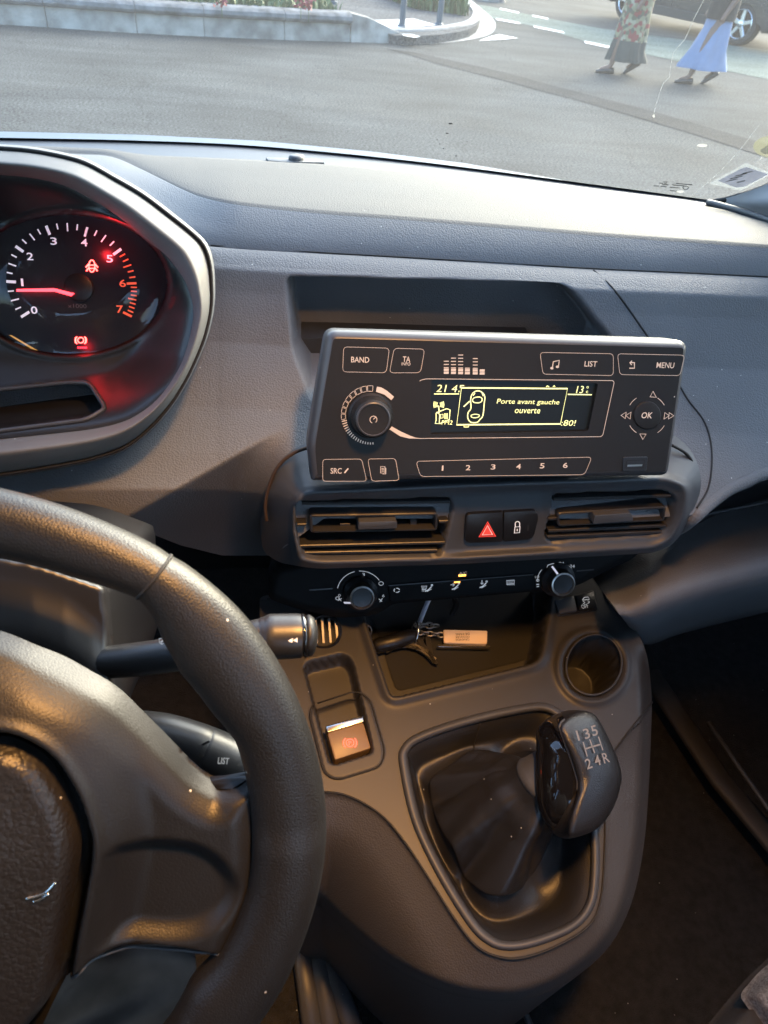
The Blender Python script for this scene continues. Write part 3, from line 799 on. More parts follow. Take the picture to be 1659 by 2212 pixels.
fills('usb_tongue', FR, [FR.poly([(1354, 1003), (1386, 1002), (1385, 1006), (1353, 1007)])], .0012, M['steel'], us)
# bracket that carries the radio
box('bracket', (.184, .52, 1.10), (.16, .14, .05), M['black'], rad_, .004, (R(-15), 0, 0))
# ------------------------------------------------------------------ air vent unit
vent = thing('air_vent_unit', 'dark grey centre vent housing with hazard button under the radio', 'air vent unit', (.19, .46, 1.0))
FV = tilt_frame((.19, .440, 1.050), 10)
RIM = rpoly([(640, 1062), (1000, 1046), (1440, 1031), (1484, 1048), (1484, 1105), (1452, 1168), (1415, 1187), (1000, 1211), (690, 1222), (644, 1212), (634, 1150)], [34, 0, 26, 18, 40, 22, 20, 0, 30, 14, 20], 5)
SIL = rpoly([(600, 985), (700, 940), (1440, 925), (1500, 975), (1520, 1050), (1490, 1120), (1460, 1172), (1418, 1194), (1000, 1218), (680, 1229), (600, 1215), (566, 1190), (562, 1100)], [60, 40, 40, 50, 40, 30, 22, 20, 0, 30, 40, 30, 40], 5)
VL = rpoly([(639, 1084), (972, 1076), (979, 1096), (955, 1196), (936, 1206), (680, 1206), (650, 1194), (638, 1150)], [14, 6, 10, 12, 14, 20, 14, 14], 4)
VR = rpoly([(1196, 1068), (1436, 1060), (1462, 1074), (1454, 1128), (1424, 1157), (1190, 1172), (1176, 1160), (1192, 1100)], [6, 14, 14, 14, 20, 12, 8, 6], 4)
def vent_fn(px, py):
    r = sdf(RIM, px, py); o = np.maximum(-r, 0)
    top = sstep(1130, 1060, py)
    d = -.00062 * o * (1 - .25 * top) - .004 * sstep(0, 14, o)
    d += .0022 * np.exp(-((r - 5) / 5) ** 2)                       # raised bead round the rim
    d -= .003 * sstep(8, 26, r)
    # hollow between the two vents
    mid = sstep(955, 1010, px) * sstep(1215, 1165, px) * sstep(6, 20, r)
    d -= .004 * mid
    p = FV.px(px, py, d)
    q = np.maximum(sdf(VL, px, py), sdf(VR, px, py))
    return p - FV.N * (.050 * sstep(-1, 7, q))[:, None]
grid('housing', SIL, vent_fn, 4, M['smooth'], vent)
sm = crom([(576, 1125), (573, 1090), (582, 1048), (602, 1006), (636, 978), (682, 962)], 8)
tube('felt_seam', FV.px(sm[:, 0], sm[:, 1], vent_d if False else -.034), .0016, mat('brown_felt', (.05, .03, .02), .9), vent, 6)
sm = crom([(1452, 962), (1482, 980), (1500, 1008), (1507, 1045), (1500, 1085)], 8)
tube('felt_seam', FV.px(sm[:, 0], sm[:, 1], -.030), .0014, M['seam'], vent, 6)
M['slat'] = mat('vent_slat_plastic', (.026, .026, .027), .40)
def bar_px(name, fr, a, b, hpx, d0, d1, m, parent, bev=.0006):
    (x0_, y0_), (x1_, y1_) = a, b
    return prism(name, fr, fr.poly([(x0_, y0_ - hpx / 2), (x1_, y1_ - hpx / 2), (x1_, y1_ + hpx / 2), (x0_, y0_ + hpx / 2)], d1), d0, d1, m, parent, bev, 1)
def air_vent(off, lines, mid, tab, inner):
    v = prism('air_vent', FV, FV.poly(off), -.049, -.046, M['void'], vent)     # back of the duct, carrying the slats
    for a, b in lines: bar_px('slat', FV, a, b, 6, -.026, -.004, M['slat'], v)
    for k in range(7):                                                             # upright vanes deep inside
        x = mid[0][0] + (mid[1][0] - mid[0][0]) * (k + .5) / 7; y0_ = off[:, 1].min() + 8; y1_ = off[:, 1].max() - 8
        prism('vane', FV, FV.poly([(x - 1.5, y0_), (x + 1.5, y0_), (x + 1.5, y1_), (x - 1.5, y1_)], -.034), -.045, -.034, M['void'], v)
    (xa, ya), (xb, yb), (xc, yc), (xd, yd) = mid
    o = FV.poly(rpoly(mid, 8, 4), -.003); i = inset(o, .0026 if inset(o, .001)[0, 1] != 0 else 0)
    rr = [FV.P(o, -.026), FV.P(o, -.004), FV.P(inset(o, .0008), -.003), FV.P(inset(o, .002), -.003), FV.P(inset(o, .0026), -.005), FV.P(inset(o, .0026), -.026)]
    loft('blade_frame', rr, M['slat'], v, True, sharp=35, flip=True)
    prism('thumb_tab', FV, FV.poly(rpoly(tab, 3, 3), .002), -.018, .003, M['smooth'], v, .0012, 2)
    for q in inner: prism('pivot', FV, FV.poly(q, -.010), -.02, -.010, M['slat'], v, .0005, 1)
    return v
v1 = air_vent(VL, [((652, 1089), (972, 1085)), ((644, 1181), (962, 1173)), ((648, 1196), (945, 1190)), ((642, 1135), (662, 1134)), ((948, 1128), (968, 1127))],
         [(668, 1113), (946, 1108), (945, 1147), (670, 1152)], [(775, 1127), (857, 1124), (857, 1141), (773, 1144)],
         [[(735, 1131), (757, 1131), (757, 1147), (735, 1147)], [(886, 1122), (900, 1122), (900, 1142), (886, 1142)]])
v2 = air_vent(VR, [((1196, 1080), (1450, 1072)), ((1184, 1148), (1440, 1137)), ((1182, 1161), (1430, 1150)), ((1184, 1122), (1203, 1121))],
         [(1204, 1108), (1440, 1094), (1436, 1126), (1204, 1138)], [(1284, 1112), (1362, 1107), (1368, 1124), (1280, 1131)],
         [[(1230, 1112), (1280, 1110), (1280, 1128), (1230, 1130)], [(1365, 1106), (1400, 1104), (1400, 1120), (1365, 1122)]])
FVb = Frame(FV.O - FV.N * .006, FV.U, FV.V)
hz = prism('hazard_button', FVb, FVb.poly(rpoly([(1007, 1111), (1087, 1107), (1086, 1171), (1004, 1174)], [10, 3, 3, 12], 4), .003), -.006, .0025, M['black'], vent, .001, 2)
M['hazred'] = mat('hazard_red', (.75, .07, .05), .5, emit=(1, .06, .04), estr=.05)
T = A([(1053, 1127), (1035, 1159), (1070, 1158)])
strokes('symbol', FVb, px_lines(FVb, [(T, 3.6, True)], .0025), .0026, M['hazred'], hz)
c = T.mean(0)
fills('symbol', FVb, [FVb.poly(c + (T - c) * .82, .0025)], .0025, M['hazred'], hz)
strokes('symbol', FVb, px_lines(FVb, [(c + (T - c) * .62, 2.0, True)], .0027), .0029, M['white'], hz)
lk = prism('lock_button', FVb, FVb.poly(rpoly([(1089, 1107), (1158, 1103), (1164, 1118), (1152, 1166), (1088, 1171)], [3, 10, 8, 12, 3], 4), .003), -.006, .0025, M['black'], vent, .001, 2)
strokes('symbol', FVb, px_lines(FVb, [([(1112, 1138), (1123, 1137), (1122, 1150), (1111, 1151)], 2.2, True), (crom([(1113, 1138), (1113, 1129), (1118, 1126), (1122, 1129), (1122, 1137)], 3), 2), ([(1117, 1142), (1117, 1147)], 2)], .0025), .0026, M['white'], lk)
fills('indicator', FVb, [FVb.poly([(1139, 1133), (1143, 1133), (1142, 1146), (1138, 1146)], .0025)], .0026, M['slat'], lk)

# ------------------------------------------------------------------ climate panel
clim = thing('climate_panel', 'black heater control panel with two rotary knobs under the air vents', 'climate panel', (.19, .49, .9))
FH = tilt_frame((.18, .492, .942), 28)
M['hvac'] = mat('heater_panel_black', (.005, .005, .005), .7, spec=.2)
hp = rpoly([(590, 1228), (700, 1205), (1400, 1165), (1372, 1205), (1300, 1238), (1246, 1266), (1172, 1280), (1150, 1278), (850, 1304), (810, 1330), (730, 1335), (640, 1315), (575, 1292)], [20, 10, 10, 20, 20, 20, 14, 10, 10, 20, 20, 20, 20], 4)
def clim_fn(px, py):
    s = sdf(hp, px, py); return FH.px(px, py, -.006 * (1 - sstep(0, 12, s)))
grid('panel', hp, clim_fn, 6, M['hvac'], clim)
hb = FH.poly(hp, -.006); loft('panel_edge', [FH.P(hb, -.006), FH.P(hb, -.07)], M['hvac'], clim, True)
# key strip with a bright upper edge
st = prism('key_strip', FH, FH.poly(rpoly([(838, 1264), (1150, 1240), (1152, 1272), (842, 1299)], 3, 2)), -.001, .003, M['hvac'], clim, .001, 2)
strokes('edge_line', FH, px_lines(FH, [([(838, 1263), (1150, 1239)], 2)]), .003, M['slat'], clim)
strokes('edge_line', FH, px_lines(FH, [([(668, 1274), (718, 1271)], 3)]), .0005, M['slat'], clim)
strokes('edge_line', FH, px_lines(FH, [([(1245, 1233), (1282, 1230)], 2.5)]), .0005, M['slat'], clim)
D3 = .0032
M['amber'] = mat('amber_indicator', (.9, .4, .1), .4, emit=(1, .36, .05), estr=.5)
text('lettering', FH, 'A/C', 1000, 1238, 17, 6, .0004, M['print'], clim)
fills('indicator_lamp', FH, [FH.poly([(990, 1241), (1006, 1240), (1006, 1244), (990, 1245)])], .0006, M['amber'], clim)
fills('indicator_lamp', FH, [FH.poly([(979, 1254), (992, 1253), (992, 1256), (979, 1257)])], .0034, M['amber'], clim)
def person_icon(x, y): return [(crom([(x, y + 6), (x + 7, y + 3), (x + 14, y - 4)], 3), 2.6), (circ((x + 15, y - 7), 1.6, 8), 1.6, True), ([(x + 4, y + 7), (x + 14, y + 1)], 1.4)]
sy = []
sy += [(circ((857, 1275), (6, 4.5), 6, 20, 110), 1.8), (circ((857, 1275), (6, 4.5), 6, 140, 230), 1.8), (circ((857, 1275), (6, 4.5), 6, 260, 350), 1.8)]
sy += person_icon(918, 1271) + [([(910, 1266), (922, 1266), (920, 1273), (913, 1273)], 1.5, True)] + [([(912 + k * 3, 1268), (912 + k * 3, 1278)], 1) for k in range(3)]
sy += person_icon(976, 1267) + [([(973, 1263), (981, 1263)], 1.6), ([(978, 1260), (982, 1263), (978, 1266)], 1.4)]
sy += person_icon(1036, 1263) + [([(1041, 1253), (1041, 1261)], 1.6), ([(1038, 1259), (1041, 1262), (1044, 1259)], 1.4)]
sy += [([(1094, 1254), (1111, 1253), (1110, 1261), (1094, 1262)], 1.5, True)] + [([(1097 + k * 4.4, 1255), (1097 + k * 4.4, 1264)], 1.3) for k in range(4)]
strokes('key_symbols', FH, px_lines(FH, sy, D3), D3, M['white'], clim)
def dial(cx, cy, r, ptr, marks, words, capoff):
    c = FH.uv(cx, cy); s = FH.scale(cx, cy)[0]
    k = lathe('rotary_knob', FH, c, [(r * s * 1.05, 0), (r * s, .004), (r * s * .80, .007), (r * s * .76, .012), (r * s * .70, .0150), (r * s * .60, .0150)], M['black'], clim, cap=False)
    lathe('ring', FH, c, [(r * s * .71, .0140), (r * s * .70, .0162), (r * s * .62, .0166), (r * s * .57, .0146)], M['steel'], k, cap=False)
    lathe('cap', FH, c, [(r * s * .58, .0136), (r * s * .57, .0150), (r * s * .3, .0146), (.0002, .0145)], M['black'], k)
    a = R(ptr); e = A([math.cos(a), math.sin(a)])
    pr = A([c + e * r * s * .62, c + e * r * s * 1.08]); n_ = A([-e[1], e[0]]) * .0011
    # white pointer running down the flank
    V = [FH.P(pr[0] + n_, .0158), FH.P(pr[0] - n_, .0158), FH.P(pr[1] - n_, .0055), FH.P(pr[1] + n_, .0055)]
    mesh('pointer', [v + FH.N * .0006 for v in V], [(0, 1, 2, 3)], M['dialw'], k)
    strokes('scale_marks', FH, px_lines(FH, marks), .0004, M['white'], clim)
    for w in words: text('scale_lettering', FH, *w, .0004, M['white'], clim)
    return k
lc = (778, 1280)
ar = circ(lc, (50, 47), 24, 192, 325)
dial(*lc, 37, 205, [(ar[:12], 1.4), (ar[13:], 1.4)] + [(circ((lc[0] + 45, lc[1] - 20), (5, 4), 10), 1.3, True), (circ((lc[0] - 49, lc[1] + 12), (4, 3.5), 8), 1.4, True), ([(730, 1297), (738, 1292)], 1.6), ([(731, 1291), (737, 1298)], 1.6), ([(818, 1293), (825, 1299)], 1.8), ([(820, 1300), (826, 1292)], 1.4)],
     [('3', 785, 1241, 6, 7), ('0', 733, 1286, 5, 6), ('6', 828, 1287, 5, 6)], None)
rc = (1204, 1252)
ar = circ(rc, (43, 36), 24, 175, 338)
dial(*rc, 35, 120, [(ar[:7], 1.4), (ar[9:13], 1.4), (ar[15:20], 1.4), (circ((1161, 1253), (3, 2.6), 8), 1.3, True), ([(1158, 1262), (1164, 1262)], 2.2), ([(1159, 1267), (1164, 1266)], 2)],
     [('18', 1186, 1226, 10, 7), ('21', 1212, 1217, 10, 7), ('24', 1236, 1223, 10, 7), ('LO', 1160, 1246, 9, 5)], None)

# ------------------------------------------------------------------ centre console
cons = thing('centre_console', 'dark grey centre console with cup holder, tray and parking brake switch', 'centre console', (.2, .3, .5))
_a = R(12.5)
FC = Frame((.2, .18, .80), (1, 0, 0), (0, math.cos(_a), math.sin(_a)))
SILC = rpoly([(560, 1290), (700, 1250), (1280, 1235), (1302, 1268), (1322, 1312), (1380, 1366), (1400, 1420), (1409, 1510), (1402, 1700), (1392, 1830), (1368, 1950), (1318, 2052), (1220, 2130), (1120, 2166), (1000, 2157), (900, 2122), (800, 2062), (690, 1960), (600, 1850), (570, 1600)],
             [10, 10, 10, 15, 20, 30, 40, 40, 60, 60, 60, 60, 60, 50, 60, 60, 60, 60, 60, 60], 5)
FLAT = crom([(560, 1300), (1300, 1240), (1410, 1400), (1412, 1515), (1350, 1592), (1318, 1640), (1309, 1720), (1306, 1840), (1298, 1940), (1272, 2000), (1200, 2045), (1130, 2068), (1080, 2068), (1030, 2045), (985, 1990), (920, 1890), (875, 1820), (830, 1768), (770, 1728), (700, 1712), (560, 1712)], 4, True)
GO = crom([(864, 1650), (868, 1615), (900, 1587), (1000, 1552), (1130, 1523), (1185, 1522), (1222, 1548), (1252, 1610), (1276, 1700), (1292, 1800), (1293, 1890), (1282, 1958), (1240, 2008), (1150, 2044), (1085, 2050), (1040, 2028), (1000, 1980), (940, 1880), (890, 1770)], 5, True)
TRAY = rpoly([(790, 1335), (846, 1506), (1166, 1428), (1190, 1290), (1180, 1200), (780, 1215)], [10, 16, 26, 20, 1, 1], 4)
CUP = circ((1281, 1438), (59, 66), 48); CUP = (CUP - A((1281, 1438))) @ A([[math.cos(.35), math.sin(.35)], [-math.sin(.35), math.cos(.35)]]) + A((1281, 1438))
BRK = rpoly([(657, 1440), (666, 1429), (736, 1413), (753, 1418), (763, 1434), (787, 1538), (805, 1618), (800, 1626), (724, 1650), (712, 1646), (687, 1554)], [6, 6, 6, 6, 6, 4, 6, 4, 4, 4, 4], 3)
def cons_d(px, py):
    f = np.maximum(-sdf(FLAT, px, py), 0); e = sdf(SILC, px, py)
    left = sstep(1050, 850, px) * sstep(1690, 1740, py)
    d = -f * (.00030 - .00006 * left) - .0000022 * left * np.maximum(f - 60, 0) ** 2 - .028 * (1 - sstep(-2, 34, e)) ** 2 * sstep(1380, 1480, py)
    d -= .0018 * sstep(1.5, 5, f)                                     # step at the panel joint
    k = np.sqrt(((px - 1281) / 1.0) ** 2 + ((py - 1438) / 1.05) ** 2)
    d += .0035 * np.exp(-((k - 74) / 9) ** 2)
    # rolled edge in front of the tray, pod of the brake switch
    t = sdf(TRAY, px, py); d += .004 * np.exp(-((t + 6) / 12) ** 2)
    pod = sdf(POD, px, py); d += .0015 * sstep(-1, 3, pod)
    return d
POD = rpoly([(668, 1545), (676, 1523), (770, 1492), (800, 1512), (832, 1625), (822, 1657), (728, 1686), (700, 1672)], [10, 10, 16, 20, 20, 16, 16, 20], 4)
def cons_fn(px, py):
    p = FC.px(px, py, cons_d(px, py))
    t = sdf(TRAY, px, py); c = sdf(CUP, px, py); b = sdf(BRK, px, py); g = sdf(GO, px, py)
    dep = .048 * sstep(-1, 9, t) + .075 * sstep(-.5, 5, c) + .022 * sstep(-1, 5, b) + .012 * sstep(4, 12, g)
    return p - FC.N * dep[:, None]
inner_keep = lambda x, y: sdf(GO, x, y) < 26
flat_only = lambda x, y: (sdf(FLAT, x, y) > -2) & (sdf(GO, x, y) < 26)
fl_only = lambda x, y: (sdf(FLAT, x, y) <= 0) & (sdf(GO, x, y) < 26)
grid('panel', SILC, cons_fn, 4, M['console'], cons, keep=flat_only)
grid('flank', SILC, cons_fn, 5, M['flank'], cons, keep=fl_only)
sk = resample(SILC, 160, True); b0 = cons_fn(sk[:, 0], sk[:, 1]); cc = b0.mean(0)
b1 = b0.copy(); b1[:, 2] = .47; b1[:, :2] += (cc - b0)[:, :2] * .10
b05 = (b0 * .8 + b1 * .2)
loft('skirt', [b0, b05 * 1.0, b1], M['flank'], cons, True)
def on_cons(pts, lift=0.0):
    q = A(pts); return FC.px(q[:, 0], q[:, 1], cons_d(q[:, 0], q[:, 1])) + FC.N * lift
for ln in ([(690, 1710), (740, 1716), (790, 1738), (835, 1772), (880, 1828), (925, 1896), (985, 1990), (1030, 2045), (1080, 2068), (1130, 2069), (1200, 2045), (1272, 2000), (1298, 1940), (1306, 1840), (1309, 1720), (1318, 1645), (1350, 1592), (1409, 1517)],
           [(1300, 1262), (1312, 1298), (1335, 1326), (1375, 1362)]):
    tube('panel_seam', on_cons(crom(ln, 8), .0002), .0010, M['seam'], cons, 6)
q = POD; tube('pod_seam', on_cons(q[8:-8] if False else np.vstack([q[-6:], q[:1]])[:0].reshape(0, 2) if False else np.roll(q, -9, 0)[:len(q) - 1], .0006), .0008, M['seam'], cons, 6)
# gaiter frame: a raised bead round the boot
gi = resample(GO, 120, True); gc = gi.mean(0)
def shrink(p, t):
    e = np.roll(p, -1, 0) - np.roll(p, 1, 0); e /= np.linalg.norm(e, axis=1)[:, None]; nn = np.stack([e[:, 1], -e[:, 0]], -1)
    if ((gc - p) * nn).sum() < 0: nn = -nn
    return p + nn * t
def g_row(t, d): s = shrink(gi, t); return FC.px(s[:, 0], s[:, 1], cons_d(s[:, 0], s[:, 1]) * 0 + d)
loft('gaiter_frame', [g_row(-3, -.002), g_row(-2, .0015), g_row(2, .0042), g_row(7, .0052), g_row(12, .0044), g_row(16, .002), g_row(18, -.002), g_row(20, -.012)], M['smooth'], cons, True, flip=True)
tq = TRAY.mean(0) + (TRAY - TRAY.mean(0)) * .93
grid('tray_mat', tq, lambda x, y: FC.px(x, y, -.0465), 12, M['void'], cons)
# the cup holder floor and tray mat read from the pocket; rubber ring at the lip
q = CUP; tube('cup_holder_rim', on_cons(q, .0022), .0014, M['console'], cons, 8, closed=True)
# parking brake switch
FBr = Frame(FC.px(752, 1600, -.004), FC.U, FC.V)
sw = prism('parking_brake_switch', FBr, FBr.poly(rpoly([(707, 1585), (785, 1562), (801, 1617), (723, 1643)], 4, 3)), -.016, .0015, mat('lamplit_switch', (.21, .135, .07), .42, grain=('noise', 1500, .2, .0002)), cons, .0012, 2)  # warm lamplight on the switch face is put into its brown base colour
prism('bright_lip', FBr, FBr.poly(rpoly([(703, 1571), (783, 1548), (785.5, 1562), (707, 1585.5)], 2, 2)), -.012, .0035, M['metal'], sw, .0012, 2)
bx_ = (756, 1605)
strokes('lit_symbol', FBr, px_lines(FBr, [(circ(bx_, (8.2, 8), 18), 2.0, True), (circ(bx_, (14, 13.5), 7, 135, 225), 2.0), (circ(bx_, (14, 13.5), 7, -45, 45), 2.0)], .0015), .0017, mat('brake_symbol_red', (.5, .02, .02), .5, emit=(1, .03, .02), estr=1.2), sw)
text('lit_lettering', FBr, 'P', 756, 1605, 6.5, 9, .0017, bpy.data.materials['brake_symbol_red'], sw, bold=.01)
# blank and traction-off switches by the knob
FS = Frame(FC.px(1240, 1302, .001), FC.U, FC.V)
b1_ = prism('switch_surround', FS, FS.poly(rpoly([(1190, 1300), (1282, 1275), (1291, 1318), (1205, 1332)], 4, 3)), -.006, .001, M['black'], cons, .0006, 1)
prism('blank_switch', FS, FS.poly(rpoly([(1196, 1300), (1237, 1290), (1245, 1322), (1206, 1328)], 3, 3)), 0, .0035, M['smooth'], cons, .001, 2)
es = prism('traction_switch', FS, FS.poly(rpoly([(1240, 1289), (1280, 1280), (1288, 1314), (1248, 1321)], 3, 3)), 0, .0035, M['black'], cons, .001, 2)
strokes('symbol', FS, px_lines(FS, [([(1258, 1296), (1262, 1291), (1270, 1290), (1273, 1295), (1258, 1297)], 1.6, True), (crom([(1259, 1299), (1263, 1302), (1259, 1305)], 3), 1.4), (crom([(1269, 1298), (1273, 1301), (1269, 1304)], 3), 1.4)], .0035), .0037, M['white'], es)
text('lettering', FS, 'OFF', 1263, 1310, 15, 8, .0037, M['white'], es, rot=8)
# twelve-volt socket and a round grille
FT = Frame(FC.px(792, 1364, -.010), FC.U, (0, .5, .86))
lathe('power_socket', FT, FT.uv(790, 1362), [(.0065, -.003), (.0068, .001), (.0058, .0015), (.0052, .0), (.0052, -.012), (.0003, -.012)], M['smooth'], cons)
FG = Frame(FC.px(702, 1366, .004), FC.U, (0, .80, .60))
gr = lathe('round_grille', FG, FG.uv(700, 1364), [(.0185, -.01), (.0185, .002), (.0165, .004), (.0150, .003), (.0150, -.012), (.0004, -.012)], M['black'], cons)
for k in range(4):
    x = 681 + k * 15; hh = math.sqrt(max(37 ** 2 - (x - 700) ** 2, 0)) * .82
    prism('grille_bar', FG, FG.poly([(x - 4, 1364 - hh), (x + 3, 1364 - hh), (x + 7, 1364 + hh), (x, 1364 + hh)]), -.010, .0005, M['steel'], gr, .0006, 1)

# ------------------------------------------------------------------ gear lever
gear = thing('gear_lever', 'black gear lever with glossy insert and shift pattern in a leather gaiter', 'gear lever', (.23, .3, .78))
COLL = A((1163, 1694))                                            # where the boot meets the knob
FK_n = A([.30, -.46, .84]); FK_n /= np.linalg.norm(FK_n)
kO = at(1262, 1672, Z=.925)
kO = kO + 0
kU = A([1, .30, 0]); kU = kU - (kU @ FK_n) * FK_n
FK = Frame(kO, kU, np.cross(FK_n, kU))
front = crom([(1207, 1572), (1222, 1550), (1246, 1538), (1270, 1538), (1291, 1551), (1316, 1598), (1336, 1646), (1342, 1684), (1331, 1728), (1313, 1764), (1284, 1793), (1243, 1808), (1222, 1797), (1240, 1750), (1247, 1698), (1243, 1672), (1226, 1621)], 6, True)
front = resample(front, 96, True)
kuv = FK.poly(front)
# the silhouette behind the front face
sil = crom([(1161, 1574), (1189, 1548), (1229, 1534), (1270, 1537), (1292, 1552), (1317, 1599), (1337, 1647), (1343, 1684), (1332, 1728), (1314, 1764), (1284, 1794), (1240, 1810), (1211, 1810), (1182, 1786), (1163, 1742), (1156, 1684), (1158, 1621)], 6, True)
sil = resample(sil, 96, True)
def match_dir(a, b, c):
    """sample b at the directions of a about c"""
    ta = np.arctan2(a[:, 1] - c[1], a[:, 0] - c[0]); bb = resample(b, 720, True); tb = np.arctan2(bb[:, 1] - c[1], bb[:, 0] - c[0])
    return A([bb[np.argmin(np.abs(np.angle(np.exp(1j * (tb - t)))))] for t in ta])
ck = A((1262, 1680))
dirs = circ(ck, 10, 96)
fo = match_dir(dirs, front, ck); si = match_dir(dirs, sil, ck)
def krow(q, d): return FK.px(q[:, 0], q[:, 1], d)
def lerp(a, b, t): return a + (b - a) * t
cf = fo.mean(0)
rows = [krow(lerp(fo, cf, .97), .004), krow(lerp(fo, cf, .6), .0035), krow(lerp(fo, cf, .25), .001), krow(lerp(fo, cf, .10), -.0015), krow(lerp(fo, cf, .03), -.0035), krow(fo, -.007)]
rows += [krow(lerp(fo, si, .25), -.010), krow(lerp(fo, si, .55), -.0165), krow(lerp(fo, si, .85), -.028), krow(si, -.040)]
cb = si.mean(0) + A((-10, 10))
rows += [krow(lerp(si, cb, .12), -.054), krow(lerp(si, cb, .4), -.066), krow(lerp(si, cb, .75), -.072)]
M['knob'] = mat('knob_textured_plastic', (.012, .012, .013), .36, grain=('noise', 900, .7, .0005))
knob = loft('knob', rows, M['knob'], gear, True, True, True)
# glossy insert over the flank on the driver's side
sel = [i for i in range(96) if abs(((i / 96 * 360 - 180 + 180) % 360) - 180) < 62 ]
sel = [i for i in range(96) if 118 < i / 96 * 360 < 252]
def ins(t, d): 
    q = lerp(fo, si, t)[sel]; return krow(q, d)
ir = [krow(fo[sel], -.0062) + 0, ins(.06, -.0062), ins(.25, -.0088), ins(.55, -.0152), ins(.85, -.0266), ins(.97, -.037)]
loft('gloss_insert', ir, M['gloss'], gear, label='glossy black insert on the flank')
tube('insert_edge', krow(lerp(fo, cf, .012)[sel], -.0050), .0009, M['smooth'], gear, 6)
# shift pattern, lettered into the top
M['patt'] = mat('shift_pattern_grey', (.16, .14, .12), .45)
def kc8(x, y): return (829.5 + x * .3667, 1493 + y * .3667)
KD = .0042
gd = lambda x, y: KD
pat = [[(1172, 300), (1196, 385)], [(1210, 283), (1240, 365)], [(1262, 268), (1288, 348)], [(1185, 340), (1278, 312)]]
strokes('shift_pattern', FK, px_lines(FK, [([kc8(*p) for p in l], 2.6) for l in pat], KD), KD, M['patt'], knob)
for s, x, y in (('1', 1140, 262), ('3', 1192, 250), ('5', 1238, 232), ('2', 1203, 427), ('4', 1255, 408), ('R', 1305, 392)):
    text('shift_lettering', FK, s, *kc8(x, y), 13 if s not in '1' else 4, 22, KD, M['patt'], knob, rot=-4, bold=.01)
# collar and boot
colA = krow(si, -.040); kb_c = FK.px(*COLL, -.060)
bc = FC.px(1085, 1800, 0.0)                                        # middle of the boot opening
base = [g_row(19, -.004)]
base_uv = shrink(gi, 19)
ax_ = (kb_c - bc); ax_ /= np.linalg.norm(ax_)
# ring at the collar, perpendicular to the lever
e1 = np.cross(ax_, A([0, 1, 0])); e1 /= np.linalg.norm(e1); e2 = np.cross(e1, ax_)
B0 = FC.px(base_uv[:, 0], base_uv[:, 1], -.004); bcen = B0.mean(0)
tb_ = np.arctan2((B0 - bcen) @ e2, (B0 - bcen) @ e1)
def cring(c, r1, r2): return c + r1 * np.cos(tb_)[:, None] * e1 + r2 * np.sin(tb_)[:, None] * e2
top = kb_c + ax_ * .004
R0 = B0
tgt = cring(top, .020, .024)
vc = FC.px(1056, 1776, -.012)                                      # foot of the sleeve
foot = vc + (B0 - bcen) * .58; foot = foot - ((foot - vc) @ FC.N)[:, None] * FC.N
def wr(a, c, w): return np.exp(-(np.angle(np.exp(1j * (a - c))) / w) ** 2)
rows = []
NA, NBt = 18, 20
def ridge_(c, w): return wr(tb_, c, w)
crease = np.clip(.9 * ridge_(2.45, .26) + .75 * ridge_(1.25, .22) + .7 * ridge_(-.35, .25) + .8 * ridge_(-1.55, .28) + .6 * ridge_(-2.75, .25), 0, 1)
cut = np.clip(ridge_(1.85, .16) + .8 * ridge_(.5, .16) + .9 * ridge_(-.95, .16) + .9 * ridge_(-2.15, .17) + 1.0 * ridge_(2.98, .14), 0, 1)
for k in range(NA + 1):                                            # padded border sagging into the valley
    t = k / NA; s = t ** 1.15
    b = B0 + (foot - B0) * s
    prof_ = .005 * math.sin(math.pi * min(t * 2.2, 1)) - .015 * math.sin(math.pi * t)
    g = float(sstep(.35, .95, A(t)))
    lift = prof_ + g * (.012 * crease - .009 * cut)
    rows.append(b + FC.N * lift[:, None])
last_ = rows[-1]
for k in range(1, NBt + 1):                                        # sleeve climbing to the knob
    t = k / NBt; s = t ** 1.05; r = last_ + (tgt - last_) * s
    ce = r.mean(0); v = r - ce
    tw = np.roll(crease - .9 * cut, int(8 * t))                    # the folds twist a little as they rise
    fold = 1 + (1 - t) ** .8 * (.14 + .36 * t ** .4 * tw) + .05 * math.exp(-((t - .72) / .08) ** 2) - .06 * math.exp(-((t - .86) / .06) ** 2)
    rows.append(ce + v * fold[:, None] + ax_ * (.006 * (1 - t) * tw)[:, None])
boot = loft('gaiter', rows, M['gaiter'], gear, True, flip=True)
sub = boot.modifiers.new('subsurf', 'SUBSURF'); sub.levels = 1; sub.render_levels = 1
loft('collar', [cring(top - ax_ * .005, .0205, .0245), cring(top - ax_ * .003, .0225, .0262), cring(top + ax_ * .001, .0228, .0265), cring(top + ax_ * .004, .021, .0245), cring(top + ax_ * .02, .016, .018)], M['smooth'], gear, True)
# stitched seam down the boot
i_ = int(np.argmin(np.abs(gi[:, 0] - 1037) + (gi[:, 1] > 1650) * 999))
tube('boot_seam', [r[i_] + FC.N * .0006 for r in rows[:16]], .0010, M['seam'], gear, 6)

